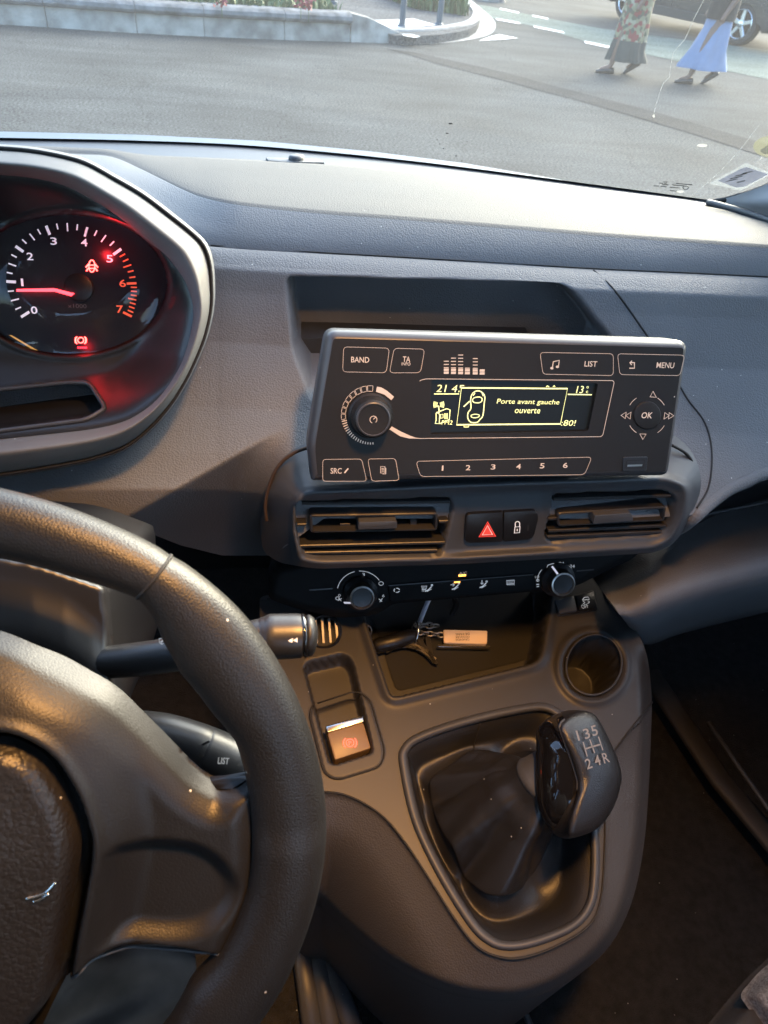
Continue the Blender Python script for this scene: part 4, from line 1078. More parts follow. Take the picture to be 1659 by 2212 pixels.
# ------------------------------------------------------------------ things in the tray
def on_tray(px, py, h=0.0):
    px, py = A(px), A(py); return FC.px(px, py, -.046 + h)
FTR = Frame(FC.px(1000, 1400, -.045), FC.U, FC.V)
keys = thing('key_bunch', 'bunch of keys with a pale name tag lying in the console tray', 'keys', FC.px(1000, 1390, -.046))
M['tag'] = mat('tag_pale_gold', (.78, .60, .42), .45, vary=.04)
tg = prism('name_tag', FTR, FTR.poly(rpoly([(958, 1360), (1053, 1362), (1052, 1391), (959, 1388)], 3, 2), .012), .009, .012, M['tag'], keys, .0006, 1, label='pale tag lettered GRANDE MOSQUEE DE PARIS')
prism('tag_rim', FTR, FTR.poly(rpoly([(946, 1391), (1060, 1393), (1059, 1399), (946, 1397)], 2, 2), .009), .004, .009, M['metal'], tg, .0006, 1)
M['ink'] = mat('dark_ink', (.10, .07, .05), .6)
for s, y, w in (('GRANDE', 1382, 30), ('MOSQUEE', 1376, 30), ('DE PARIS', 1370, 30)):
    text('lettering', FTR, s, 999, y, w, 4.6, .0122, M['ink'], tg, rot=180)
def key(px, a, L, m):
    c = on_tray(*px, .006); u = A([math.cos(R(a)), math.sin(R(a))])
    fr = Frame(c, FC.U * u[0] + FC.V * u[1], -FC.U * u[1] + FC.V * u[0])
    bl = [(a_ * .8, b_ * .62) for a_, b_ in [(0, -.004), (.012, -.005), (.018, -.0035)] + [(.018 + L * k / 10, -.0035 + (.0016 if k % 2 else 0)) for k in range(1, 10)] + [(.018 + L, -.001), (.018 + L, .0035), (.014, .0045), (.002, .006), (-.004, .004), (-.005, 0)]]
    return prism('key', fr, bl, 0, .0022, m, keys, .0004, 1)
key((905, 1385), -62, .024, M['black']); key((886, 1390), -40, .024, M['steel']); key((922, 1380), -85, .020, M['black']); key((895, 1392), -50, .022, M['black']); key((870, 1388), -25, .020, M['steel']); key((850, 1392), -15, .022, M['black']); key((880, 1380), -150, .020, M['black'])
fob = tube('key_fob', [on_tray(800, 1398, .008), on_tray(815, 1395, .010), on_tray(860, 1384, .010), on_tray(888, 1374, .009), on_tray(897, 1370, .007)], [.004, .0085, .009, .0085, .005], M['black'], keys, 14, label='black car key fob')
def chain(p0, p1, n, r=.0042):
    p0, p1 = A(p0), A(p1)
    for k in range(n):
        c = p0 + (p1 - p0) * (k + .5) / n; t = (p1 - p0) / np.linalg.norm(p1 - p0)
        b = np.cross(t, FC.N); b /= np.linalg.norm(b); w = FC.N if k % 2 else b
        a = np.linspace(0, 2 * np.pi, 14, endpoint=False)
        tube('link', c + np.cos(a)[:, None] * t * r + np.sin(a)[:, None] * w * r * .7, .0010, M['steel'], keys, 6, closed=True)
chain(on_tray(900, 1366, .008), on_tray(958, 1372, .010), 5)
chain(on_tray(898, 1350, .012), on_tray(945, 1352, .010), 4, .005)
a = np.linspace(0, 2 * np.pi, 24, endpoint=False)
rc_ = on_tray(895, 1368, .010)
tube('split_ring', rc_ + .011 * np.cos(a)[:, None] * A([.3, .2, .9]) + .011 * np.sin(a)[:, None] * FC.V, .0012, M['metal'], keys, 6, closed=True)
cab = crom([on_tray(958, 1330, .03), on_tray(930, 1318, .05), on_tray(915, 1335, .02), on_tray(905, 1352, .01), on_tray(860, 1330, .04)], 8)
tag(tube('charging_cable', np.vstack([[at(930, 1290, Y=.53)], crom([at(926, 1296, Y=.53), at(918, 1315, Y=.52), at(908, 1340, Y=.51), at(901, 1356, Y=.505)], 6)]), .0028, mat('grey_white_cable', (.5, .5, .55), .5), None, 8), 'pale grey cable hanging into the console tray behind the keys', 'cable')
tag(tube('black_lead', crom([at(965, 1275, Y=.53), at(985, 1300, Y=.525), at(975, 1330, Y=.52), at(962, 1345, Y=.515)], 6), .0035, M['black'], None, 8), 'short black lead dangling at the back of the console tray', 'cable')
# ------------------------------------------------------------------ steering wheel
whl = thing('steering_wheel', 'black leather steering wheel with a grained airbag cover', 'steering wheel', (-.162, .20, 1.05))
FW = tilt_frame((-.162, .157, 1.101), 31)
th = np.radians(np.arange(0, 360, 2.0))
tA = [0, 10, 20, 27, 36, 42, 46, 49, 52, 60, 74, 90]; tI = [.150, .151, .1525, .149, .148, .152, .1575, .1605, .159, .1535, .149, .149]
tB = [0, 10, 25, 33, 43, 60, 90]; tJ = [.150, .150, .146, .141, .146, .150, .150]
rows = []
for t in th:
    c, s = math.cos(t), math.sin(t); a = math.degrees(math.asin(abs(s)))
    ri = np.interp(a, tA, tI) if s >= 0 else np.interp(a, tB, tJ)
    ro = .1865 - .002 * float(sstep(.05, -.35, A(s)))
    # the tube is thicker than the surveyed flat radius suggests on the near side
    rm, hw = (ri + ro) / 2, (ro - ri) / 2
    hd = .0135 + .0015 * math.exp(-((a - 30) / 14) ** 2 if s > 0 else 0); hw *= 1 - .22 * float(sstep(.55, 1.0, A(s))); rm += -.004 * float(sstep(.6, 1.0, A(s)))
    groove = 1 - .06 * math.exp(-((a - 50.5) / 1.0) ** 2) if s > 0 else 1
    k = np.radians(np.arange(0, 360, 15.0)); e = 1.0
    cs, sn = np.cos(k), np.sin(k)
    rr = rm + hw * np.sign(cs) * np.abs(cs) ** .92 * groove; dd = hd * np.sign(sn) * np.abs(sn) ** .92 * groove - .002
    rows.append(FW.P(np.stack([rr * c, rr * s], -1), dd))
rows.append(rows[0])
rim = loft('rim', rows, M['leather'], whl, True)
bm_ = bmesh.new(); bm_.from_mesh(rim.data); bmesh.ops.remove_doubles(bm_, verts=bm_.verts, dist=1e-6); bm_.to_mesh(rim.data); bm_.free()
for sg in (1, -1):
    i = int(round((50.5 if sg > 0 else 129.5) / 2)); tube('rim_seam', rows[i] * 1.0 + 0, .0009, M['seam'], rim, 6, closed=True)
right = [(0, 113), (22, 110), (45, 103), (67, 91), (89, 76), (110, 49), (124, 31), (134, 23), (143, 22), (152, 30), (166, 32), (169, -10), (163, -46), (150, -62), (136, -70), (128, -63), (115, -58), (96, -53), (78, -49), (66, -58), (56, -76), (44, -96), (36, -120), (40, -150), (20, -152), (0, -152)]
HUB = np.vstack([right, [(-x, y) for x, y in right[::-1][1:-1]]]); HUB = rpoly(HUB, 9, 4)
airR = [(0, 72), (20, 71), (42, 67.5), (54, 64), (64, 56), (70, 45), (74, 34), (77, 18), (76.5, 6), (75, -2), (71.5, -18), (68, -33), (64, -52), (58, -68), (48, -82), (36, -92), (18, -97), (0, -98)]
AIR = crom(np.vstack([airR, [(-x, y) for x, y in airR[::-1][1:-1]]]), 4, True)
UPE = A([(-124, 31), (-110, 49), (-89, 76), (-67, 91), (-45, 103), (0, 113), (45, 103), (67, 91), (89, 76), (110, 49), (124, 31), (134, 23)]); UPE = crom(UPE, 6)
ov = FW.poly([(236, 1812), (330, 1806), (410, 1812), (462, 1834), (500, 1872), (518, 1910), (515, 1945), (490, 1985), (440, 2015), (380, 2026), (300, 2022), (222, 2008)]) * 1000
OVR = crom(ov, 3, True); OVL = OVR * A([-1, 1])
TRM = FW.poly([(225, 1600), (300, 1640), (400, 1690), (470, 1722), (520, 1790), (548, 1845), (570, 1905), (572, 1950), (552, 1990), (520, 2025), (460, 2055), (390, 2052), (208, 2034), (230, 1900), (240, 1780)]) * 1000
TRMc = crom(TRM, 3, True); TRML = TRMc * A([-1, 1])
def hub_d(u, v):
    e = sdf(HUB, u, v); r = np.hypot(u, v)
    a = sdf(AIR, u, v)
    d = .003 + .012 * sstep(-30, -5, a) - .013 * np.clip(1 - pldist(UPE, u, v) / 16, 0, 1) ** 2
    d -= .006 * (1 - sstep(0, 5, e)) + .007 * sstep(140, 158, r)
    t = np.maximum(sdf(TRMc, u, v), sdf(TRML, u, v))
    o = np.maximum(sdf(OVR, u, v), sdf(OVL, u, v)); d -= .0065 * sstep(-2, 9, o)
    d -= .016 * sstep(-4.5, -1.5, a)
    d += .0025 * np.exp(-((a + 6.5) / 2.0) ** 2)
    return d
def hub_fn(u, v): return FW.P(np.stack([u, v], -1) / 1000, hub_d(u, v))
grid('hub_cover', HUB, hub_fn, 1.4, M['hub'], whl, flip=True)
hbk = resample(HUB, 120, True)
loft('hub_back', [hub_fn(hbk[:, 0], hbk[:, 1]), FW.P(hbk / 1000 * .90, -.012), FW.P(hbk / 1000 * .7, -.020)], M['black'], whl, True, False, True, flip=True)
def air_fn(u, v):
    s = sdf(AIR, u, v); return FW.P(np.stack([u, v], -1) / 1000, .004 + .014 * sstep(-1, 9, s) + .012 * sstep(0, 75, s))
AIRi = AIR * (1 - 2.2 / np.linalg.norm(AIR, axis=1))[:, None]
grid('airbag_cover', AIRi, air_fn, 2.5, M['airbag'], whl, flip=True)
tl = FW.poly(crom([(572, 1925), (568, 1960), (552, 1994), (510, 2030), (459, 2058), (390, 2053), (290, 2045), (208, 2037), (185, 2050), (165, 2072)], 6), -.002) * 1000
tube('trim_edge', FW.P(tl / 1000, hub_d(tl[:, 0], tl[:, 1]) + .0006), .0008, M['smooth'], whl, 6)
em = []
for pts in ([(44, 1968), (62, 1966), (84, 1960), (98, 1948), (106, 1938)], [(58, 1977), (78, 1971), (92, 1962)]):
    q = FW.poly(crom(pts, 4), .028) * 1000; em.append(q)
for q in em:
    P_ = air_fn(q[:, 0], q[:, 1]) + FW.N * .0004
    tube('emblem_glint', P_, .0007, M['metal'], whl, 6)  # bright metal strokes stand for light glinting off the emblem

# ------------------------------------------------------------------ column shroud and stalks
FS2 = Frame(FW.O - FW.N * .062, FW.U, FW.V)
shp = rpoly([(-420, 1170), (60, 1200), (236, 1262), (246, 1400), (252, 1560), (200, 1700), (-420, 1760)], [5, 60, 14, 10, 20, 30, 10], 4)
rid = [(-420, 1400), (0, 1392), (70, 1398), (140, 1424), (200, 1470), (250, 1530)]
def sh_fn(px, py):
    u = py - np.interp(px, A(rid)[:, 0], A(rid)[:, 1]); e = sdf(shp, px, py)
    return FS2.px(px, py, .010 * sstep(-150, -10, u) - .055 * sstep(-4, 60, u) - .02 * (1 - sstep(0, 14, e)))
shr = thing('column_shroud', 'matt black plastic shroud round the steering column behind the wheel', 'column shroud', (-.16, .27, 1.0))
grid('shroud_top', shp, sh_fn, 8, M['stalk'], shr)
q = resample(shp, 80, True); e0 = sh_fn(q[:, 0], q[:, 1])
loft('shroud_side', [e0, e0 - FW.N * .16], M['black'], shr, True)
wst = thing('wiper_stalk', 'black wiper stalk with a twist knob and double arrow right of the wheel', 'stalk', FW.px(250, 1430, -.06))
FK2 = Frame(FW.O - FW.N * .050, FW.U, FW.V)
def fp(px, py, d=0.0): return FK2.px(px, py, d)
pa = crom([(215, 1432, -.012), (300, 1424, -.006), (400, 1410, 0), (480, 1395, 0), (556, 1378, 0), (566, 1377, 0)], 5)
tube('arm', A([fp(a, b, c) for a, b, c in pa]), np.interp(pa[:, 0], [215, 300, 480, 566], [.0085, .009, .009, .010]), M['stalk'], wst, 16, up=FW.N)
pa = crom([(562, 1377, 0), (566, 1376, 0), (575, 1376, 0), (605, 1375, 0), (640, 1374, 0), (652, 1374, 0), (655, 1374, 0)], 3)
kn = tube('twist_knob', A([fp(a, b, c) for a, b, c in pa]), np.interp(pa[:, 0], [562, 566, 580, 640, 652, 655], [.0085, .0105, .0122, .0120, .0117, .010]), M['stalk'], wst, 24, up=FW.N)
pa = A([(652, 1374), (655, 1374), (656, 1374)]); tube('gloss_band', A([fp(a, b, 0) for a, b in [(653, 1374), (655, 1374), (661, 1373), (663, 1373)]]), [.010, .0121, .0120, .010], M['gloss'], wst, 24, up=FW.N)
pa = A([(660, 1373), (664, 1373), (672, 1372.6), (679, 1372), (685, 1372), (687, 1372)]); tube('end_cap', A([fp(a, b, 0) for a, b in pa]), [.010, .0113, .0110, .0092, .005, .001], M['hub'], wst, 24, up=FW.N)
FK3 = Frame(FK2.O + FW.N * .0138, FW.U, FW.V)
fills('arrow_symbol', FK3, [FK3.poly([(622, 1387), (633, 1381), (632, 1392)]), FK3.poly([(633, 1386), (643, 1380), (643, 1391)])], -.0022, M['white'], kn)
strokes('wiper_symbol', FK3, px_lines(FK3, [([(342, 1384), (354, 1381), (352, 1388), (342, 1391)], 1.6, True), (crom([(346, 1395), (350, 1388), (356, 1386)], 3), 1.6), (crom([(343, 1392), (347, 1396), (351, 1394)], 3), 1.2)]), -.003, M['white'], wst)
ast = thing('audio_stalk', 'black audio remote stalk lettered LIST seen through the steering wheel', 'stalk', FW.px(330, 1600, -.06))
pa = crom([(290, 1590, -.01), (350, 1596, -.004), (420, 1616, 0), (434, 1622, 0)], 5)
tube('arm', A([fp(a, b, c) for a, b, c in pa]), .0135, M['stalk'], ast, 18, up=FW.N)
pa = crom([(430, 1622, 0), (436, 1624, 0), (470, 1640, .0), (540, 1672, 0), (600, 1700, 0)], 5)
ac = tube('switch_head', A([fp(a, b, c) for a, b, c in pa]), np.interp(pa[:, 0], [430, 436, 480, 600], [.0125, .0142, .0150, .015]), M['stalk'], ast, 20, up=FW.N)
bd = [FK3.poly(crom([(452, 1602), (436, 1611), (426, 1628), (430, 1650), (452, 1668), (480, 1678), (515, 1690)], 4), -.003)]
strokes('joint_line', FK3, [(bd[0], .0012)], -.0035, M['seam'], ast)
text('lettering', FK3, 'LIST', 483, 1643, 24, 14, .0002, M['white'], ac, rot=-8, bold=.012)

# ------------------------------------------------------------------ windscreen
KG = 1.06; ZH = 1.83
_o = np.argsort(P_ws[:, 0]); GX, GY = P_ws[_o, 0], P_ws[_o, 1]
def glass_pt(px, py, lift=0.0):
    d = rays(px, py); t = np.full(d.shape[:-1], 1.1)
    for _ in range(12):
        yb = np.interp(t * d[..., 0], GX, GY)
        t = (yb - .30 * KG) / (d[..., 1] + KG * d[..., 2])
    n = A([0, -1, -KG]) / math.hypot(1, KG)
    return CAM + d * t[..., None] + n * lift
ws = thing('windscreen', 'laminated windscreen with a black border, pale cracks and dirt specks', 'windscreen', (.2, 1.1, 1.15))
hdr = P_ws + A([0, -KG * (ZH - Z_WS), ZH - Z_WS])
loft('pane', mixrows(P_ws + A([0, .01 * KG, -.01]), hdr, 10), haze_glass('windscreen_glass', (.84, .91, .89), .022), ws)
gk = resample(crom(A(L_WS)[:7], 10), 90)
gp = glass_pt(gk[:, 0], gk[:, 1], .002)
loft('black_border', [gp + A([0, -KG, 1]) * -.012, gp + A([0, -KG, 1]) * .0045], M['seam'], ws)
PIL = [(1505, 430), (1530, 431), (1560, 427), (1590, 419), (1625, 407), (1659, 394), (1720, 362), (1800, 305), (1900, 215)]
pc = resample(crom(PIL, 8), 60); gp2 = glass_pt(pc[:, 0], pc[:, 1], .004)
tube('black_border', gp2, .0045, M['seam'], ws, 8, flat=1.0)
M['crack'] = paper_mat('crack_white', (.32, .34, .34), .5)
for pts, r in (([(1411, 248), (1418, 222), (1428, 190), (1434, 176), (1446, 165), (1449, 140), (1454, 113), (1466, 98), (1479, 84), (1490, 60), (1499, 38), (1519, 0), (1545, -60)], .00028),
               ([(1640, 268), (1629, 282), (1616, 300), (1600, 320), (1575, 348), (1552, 372), (1520, 400), (1489, 426)], .00032), ([(1655, 330), (1640, 345)], .0003)):
    q = A(pts); tube('crack', glass_pt(q[:, 0], q[:, 1], .001), r, M['crack'], ws, 5)
for (x, y, a, b) in [(973, 264, 7, 2.0), (966, 285, 5, 1.6), (950, 308, 3, 1.2), (958, 318, 2.2, 1.6), (944, 299, 1.8, 1.2), (985, 334, 3.5, 1.2), (997, 345, 3, 1.2), (973, 345, 2, 1), (1009, 303, 1.6, 1)]:
    q = circ((x, y), (a * .7, b * .75), 8); mesh('dirt_speck', glass_pt(q[:, 0], q[:, 1], .002), [tuple(range(8))], M['seam'], ws)
for (x, y, a, b) in [(1412, 247, 2.5, 3.5), (1517, 311, 12, 3.3), (1469, 411, 9, 2.4)]:
    q = circ((x, y), (a, b), 12); mesh('chip', glass_pt(q[:, 0], q[:, 1], .002), [tuple(range(12))], paper_mat('chip_white', (.30, .30, .28), .2), ws)
def glass_text(name, s, cx, cy, w, h, m, parent, rot=0):
    V, sz, F = text_geo(s); a = R(rot)
    Q = V * A([w / sz[0], h / sz[1]]); Q = Q @ A([[math.cos(a), math.sin(a)], [-math.sin(a), math.cos(a)]])
    return mesh(name, glass_pt(cx + Q[:, 0], cy - Q[:, 1], .0035), F, m, parent, False)
M['frit'] = mat('etched_black', (.05, .05, .05), .7)
q = [((1432, 391), (1442, 391)), ((1434, 395), (1441, 393)), ((1424, 393), (1433, 394)), ((1412, 399), (1424, 400)), ((1427, 400), (1440, 401)), ((1430, 397), (1444, 397)), ((1460, 394), (1495, 397)), ((1452, 397), (1485, 400)), ((1446, 402), (1468, 404)), ((1447, 409), (1462, 411))]
for (a_, b_) in q:
    A_ = A([a_, b_]); t = A([0, .8]); Q = A([A_[0] - t, A_[1] - t, A_[1] + t, A_[0] + t]); mesh('etched_mark', glass_pt(Q[:, 0], Q[:, 1], .0015), [(0, 1, 2, 3)], M['frit'], ws, False)
c_ = circ((1481, 403), (6, 4), 14); tube('etched_ring', glass_pt(c_[:, 0], c_[:, 1], .0015), .0006, M['frit'], ws, 4, closed=True)
# stickers on the pane
def glass_patch(name, pts, m, lift, parent=None, lab=None):
    q = A(pts); n = len(q); f = glass_pt(q[:, 0], q[:, 1], lift); b = glass_pt(q[:, 0], q[:, 1], lift - .0006)
    return mesh(name, f, [tuple(range(n))], m, parent, False, lab)
stk = thing('insurance_sticker', 'small rectangular paper sticker in a clear sleeve low on the windscreen', 'sticker', glass_pt(1600, 378, .003))
glass_patch('sleeve', [(1530, 392), (1611, 347), (1668, 370), (1600, 407)], paper_mat('sleeve_plastic', (.22, .24, .245), .5), .003, stk)
glass_patch('paper', [(1550, 384), (1600, 358), (1612, 354), (1660, 370), (1610, 396), (1590, 399)], paper_mat('lilac_paper', (.13, .14, .18), .1), .0042, stk)
for x, y, w in ((1614, 364, 22), (1600, 369, 26), (1590, 375, 28), (1580, 381, 26), (1600, 384, 18)):
    q = A([(x - w / 2, y + w * .12), (x + w / 2, y - w * .12), (x + w / 2 + 1, y - w * .12 + 1.6), (x - w / 2 + 1, y + w * .12 + 1.6)]); mesh('print_line', glass_pt(q[:, 0], q[:, 1], .0048), [(0, 1, 2, 3)], M['frit'], stk, False)
rs = thing('round_sticker', 'round pale yellow sticker at the windscreen edge above the paper one', 'sticker', glass_pt(1665, 312, .003))
glass_patch('disc', circ((1668, 312), (41, 24), 36), paper_mat('pale_yellow_paper', (.16, .16, .095), .45), .003, rs)
glass_patch('dark_print', rpoly([(1640, 318), (1659, 306), (1700, 312), (1690, 325), (1650, 326)], 3, 2), paper_mat('grey_print', (.10, .105, .105), .3), .0042, rs)

# pillar trim at the far corner
pil = thing('pillar_trim', 'pale grey windscreen pillar trim rising from the far dashboard corner', 'pillar', at(1560, 440, Y=1.0))
pp = [(1508, 433), (1530, 434), (1560, 430), (1590, 422), (1625, 410), (1659, 397), (1720, 365), (1800, 308), (1900, 218), (1900, 566), (1700, 490), (1600, 457), (1540, 438)]
def pil_fn(px, py):
    e = sdf(pp, px, py)
    d = 1.03 - .00095 * (px - 1530) - .03 * sstep(0, 60, e)
    return at(px, py, Y=d)
grid('trim', pp, pil_fn, 8, mat('pillar_grey', (.30, .31, .33), .6, grain=('noise', 700, .2, .0004)), pil)
_e = pil_fn(np.full(8, 1899.), np.linspace(222, 562, 8)); _t = A([(.93 + .07 * k / 7, .46 - .16 * k / 7, 1.84) for k in range(8)])
loft('upper_trim', mixrows(_e, _t, 6), bpy.data.materials['pillar_grey'], pil)
q = crom([(1530, 437), (1600, 456), (1660, 476), (1700, 492), (1800, 528)], 6); tube('gasket', at(q[:, 0], q[:, 1], Y=1.02 - .00095 * (q[:, 0] - 1530) - .02), .0045, M['smooth'], pil, 8)

# ------------------------------------------------------------------ shell of the cab
cab = thing('van_cab', 'dim van cab shell with roof lining, floor carpet and door trim', 'van cab', (.2, 0, .45))
M['carpet'] = mat('black_carpet', (.013, .013, .0125), .95, grain=('noise', 500, 1.0, .004), vary=.6, vscale=90, dust=.06)
M['lining'] = mat('roof_lining', (.20, .20, .20), .9)
M['trimd'] = mat('door_trim_dark', (.014, .014, .014), .6)
box('floor', (.2, .1, .44), (1.62, 2.1, .04), M['carpet'], cab)
box('roof_lining', (.2, -.30, 1.86), (1.66, 1.42, .04), M['lining'], cab)
box('rear_bulkhead', (.2, -1.0, .80), (1.66, .04, .72), M['trimd'], cab)
box('firewall', (.2, .98, .80), (1.62, .04, .70), M['trimd'], cab)
box('door_trim', (1.0, .0, .78), (.05, 2.0, .72), M['trimd'], cab)
box('door_pillar', (1.0, -.55, 1.5), (.06, .16, .74), M['lining'], cab)
box('door_pillar', (-.60, -.60, 1.15), (.06, .20, 1.44), M['lining'], cab)
box('rear_panel', (-.60, -.85, .80), (.05, .34, .72), M['trimd'], cab)
box('side_panel', (-.60, .75, .85), (.05, .5, .80), M['trimd'], cab)
dd = thing('driver_door', 'driver door standing slightly ajar beside the steering wheel', 'car door', (-.64, .02, .5))  # unseen door, added nearly shut to cut the light from the left
box('door_panel', (-.66, .0, .82), (.06, 1.10, .76), M['trimd'], dd, .01, (0, 0, R(6)))
box('window_pillar', (-.70, -.48, 1.50), (.05, .12, .66), M['trimd'], dd, .01, (0, 0, R(6)))
box('window_rail', (-.66, .0, 1.82), (.05, 1.10, .05), M['trimd'], dd, .01, (0, 0, R(6)))
box('window_pane', (-.655, .10, 1.50), (.004, .86, .60), glass_mat('side_glass', (.8, .84, .84), 0, 1), dd, 0, (0, 0, R(6)))
ds = thing('driver_seat', 'dark driver seat behind the viewer', 'car seat', (-.2, -.4, .46))  # unseen seat, added along with the door to hold back light
box('backrest', (-.2, -.42, 1.10), (.50, .16, .72), M['trimd'], ds, .05, (R(-12), 0, 0)); box('headrest', (-.2, -.52, 1.56), (.28, .10, .20), M['trimd'], ds, .04); box('cushion', (-.2, -.12, .70), (.48, .50, .14), M['trimd'], ds, .05)
q = A([(1402, 1452), (1480, 1570), (1560, 1690), (1659, 1806), (1760, 1930)])
tube('sill_trim', at(q[:, 0], q[:, 1], Z=.50), .020, mat('sill_brown_grey', (.025, .022, .018), .6), cab, 8, flat=.35, up=(0, 0, 1))
q = A([(1530, 1560), (1590, 1650), (1659, 1748), (1760, 1890)]); tube('sill_edge', at(q[:, 0], q[:, 1], Z=.54), .004, M['smooth'], cab, 6)
for pts in ([(640, 1960), (655, 2080), (676, 2230)], [(676, 1990), (692, 2090), (716, 2230)], [(700, 2040), (725, 2120), (765, 2230)]):
    q = A(pts); tube('floor_rib', at(q[:, 0], q[:, 1], Z=.47), [.010, .012, .012], M['smooth'], cab, 8, flat=.5, up=(0, 0, 1))
q = A([(1122, 2165), (1135, 2190), (1150, 2225)]); tube('carpet_seam', at(q[:, 0], q[:, 1], Z=.475), .004, M['smooth'], cab, 6)
bon = tag(loft('van_bonnet', [at(A([-200, 0, 300, 560, 800, 1000, 1200, 1350]), A([276, 284, 291, 304, 327, 352, 386, 416]), Z=1.075)] + [at(A([-200, 0, 300, 560, 800, 1000, 1200, 1350]), A([276, 284, 291, 304, 327, 352, 386, 416]) + 40, Z=1.068)], mat('blue_grey_paint', (.10, .13, .16), .6, coat=.0)), 'blue-grey rim of the van bonnet beyond the windscreen base', 'bonnet')
# passenger seat
seat = thing('passenger_seat', 'dark fabric passenger seat with a light woven side, lower corner of the frame', 'car seat', (.62, -.15, .46))
M['weave'] = mat('woven_fabric', (.10, .10, .10), .9, grain=('noise', 900, .8, .001), vary=.55, vscale=420)
sp = rpoly([(1490, 2260), (1560, 2175), (1610, 2115), (1680, 2050), (1900, 1900), (1900, 2400), (1490, 2400)], [10, 30, 30, 20, 5, 5, 5], 4)
def seat_fn(px, py):
    e = sdf(sp, px, py); return at(px, py, Z=.70 + .05 * sstep(0, 55, e))
grid('cushion_side', sp, seat_fn, 8, mat('seat_black_cloth', (.02, .02, .02), .9, grain=('noise', 500, .6, .001)), seat)
sp2 = rpoly([(1596, 2150), (1640, 2098), (1690, 2060), (1900, 1930), (1900, 2300), (1700, 2300), (1640, 2212)], [14, 20, 20, 5, 5, 5, 20], 4)
def seat2_fn(px, py):
    e = sdf(sp2, px, py); return at(px, py, Z=.748 + .02 * sstep(0, 40, e))
grid('cushion_centre', sp2, seat2_fn, 8, M['weave'], seat)
box('window_pane', (1.0, .2, 1.45), (.004, 1.4, .62), glass_mat('door_glass', (.8, .84, .84), 0, 1), cab)
box('backrest', (.64, -.52, 1.05), (.46, .14, .66), M['weave'], seat, .04, (R(-14), 0, 0))
box('seat_base', (.64, -.22, .56), (.44, .44, .22), M['carpet'], seat, .03)
# dark cloth under the wheel
cl = rpoly([(60, 2040), (420, 2040), (440, 2300), (-40, 2300)], 20)
def cl_fn(px, py):
    z = .80 + .010 * np.sin(px * .016 + np.sin(py * .017) * 2.5) * np.sin(py * .019 + px * .012 + 1)
    return at(px, py, Z=z)
tag(grid('crumpled_cloth', cl, cl_fn, 6, mat('mottled_dark_cloth', (.014, .0135, .013), .9, vary=.85, vscale=28)), 'crumpled mottled dark cloth seen below the steering wheel hub', 'cloth')
# courtesy lamp in the roof: the driver's door stands open, so it is lit
lamp = thing('courtesy_lamp', 'lit warm courtesy lamp in the roof above the windscreen middle', 'lamp', (.16, .16, 1.83))
box('lamp_base', (.16, .16, 1.832), (.20, .14, .024), M['lining'], lamp, .006)
box('lamp_lens', (.16, .16, 1.818), (.10, .06, .006), mat('lamp_lens_warm', (.8, .6, .4), .4, emit=(1, .55, .2), estr=3), lamp, .002)
ld = bpy.data.lights.new('lamp_bulb', 'AREA'); ld.shape = 'RECTANGLE'; ld.size = .09; ld.size_y = .05; ld.energy = 0.34; ld.color = (1.0, .47, .13)
lo = bpy.data.objects.new('lamp_bulb', ld); COL.objects.link(lo); lo.location = (0, 0, -.022); lo.parent = lamp; ld.spread = R(76); lo.rotation_euler = Vector((.12, .0, .92)).to_track_quat('Z', 'Y').to_euler()
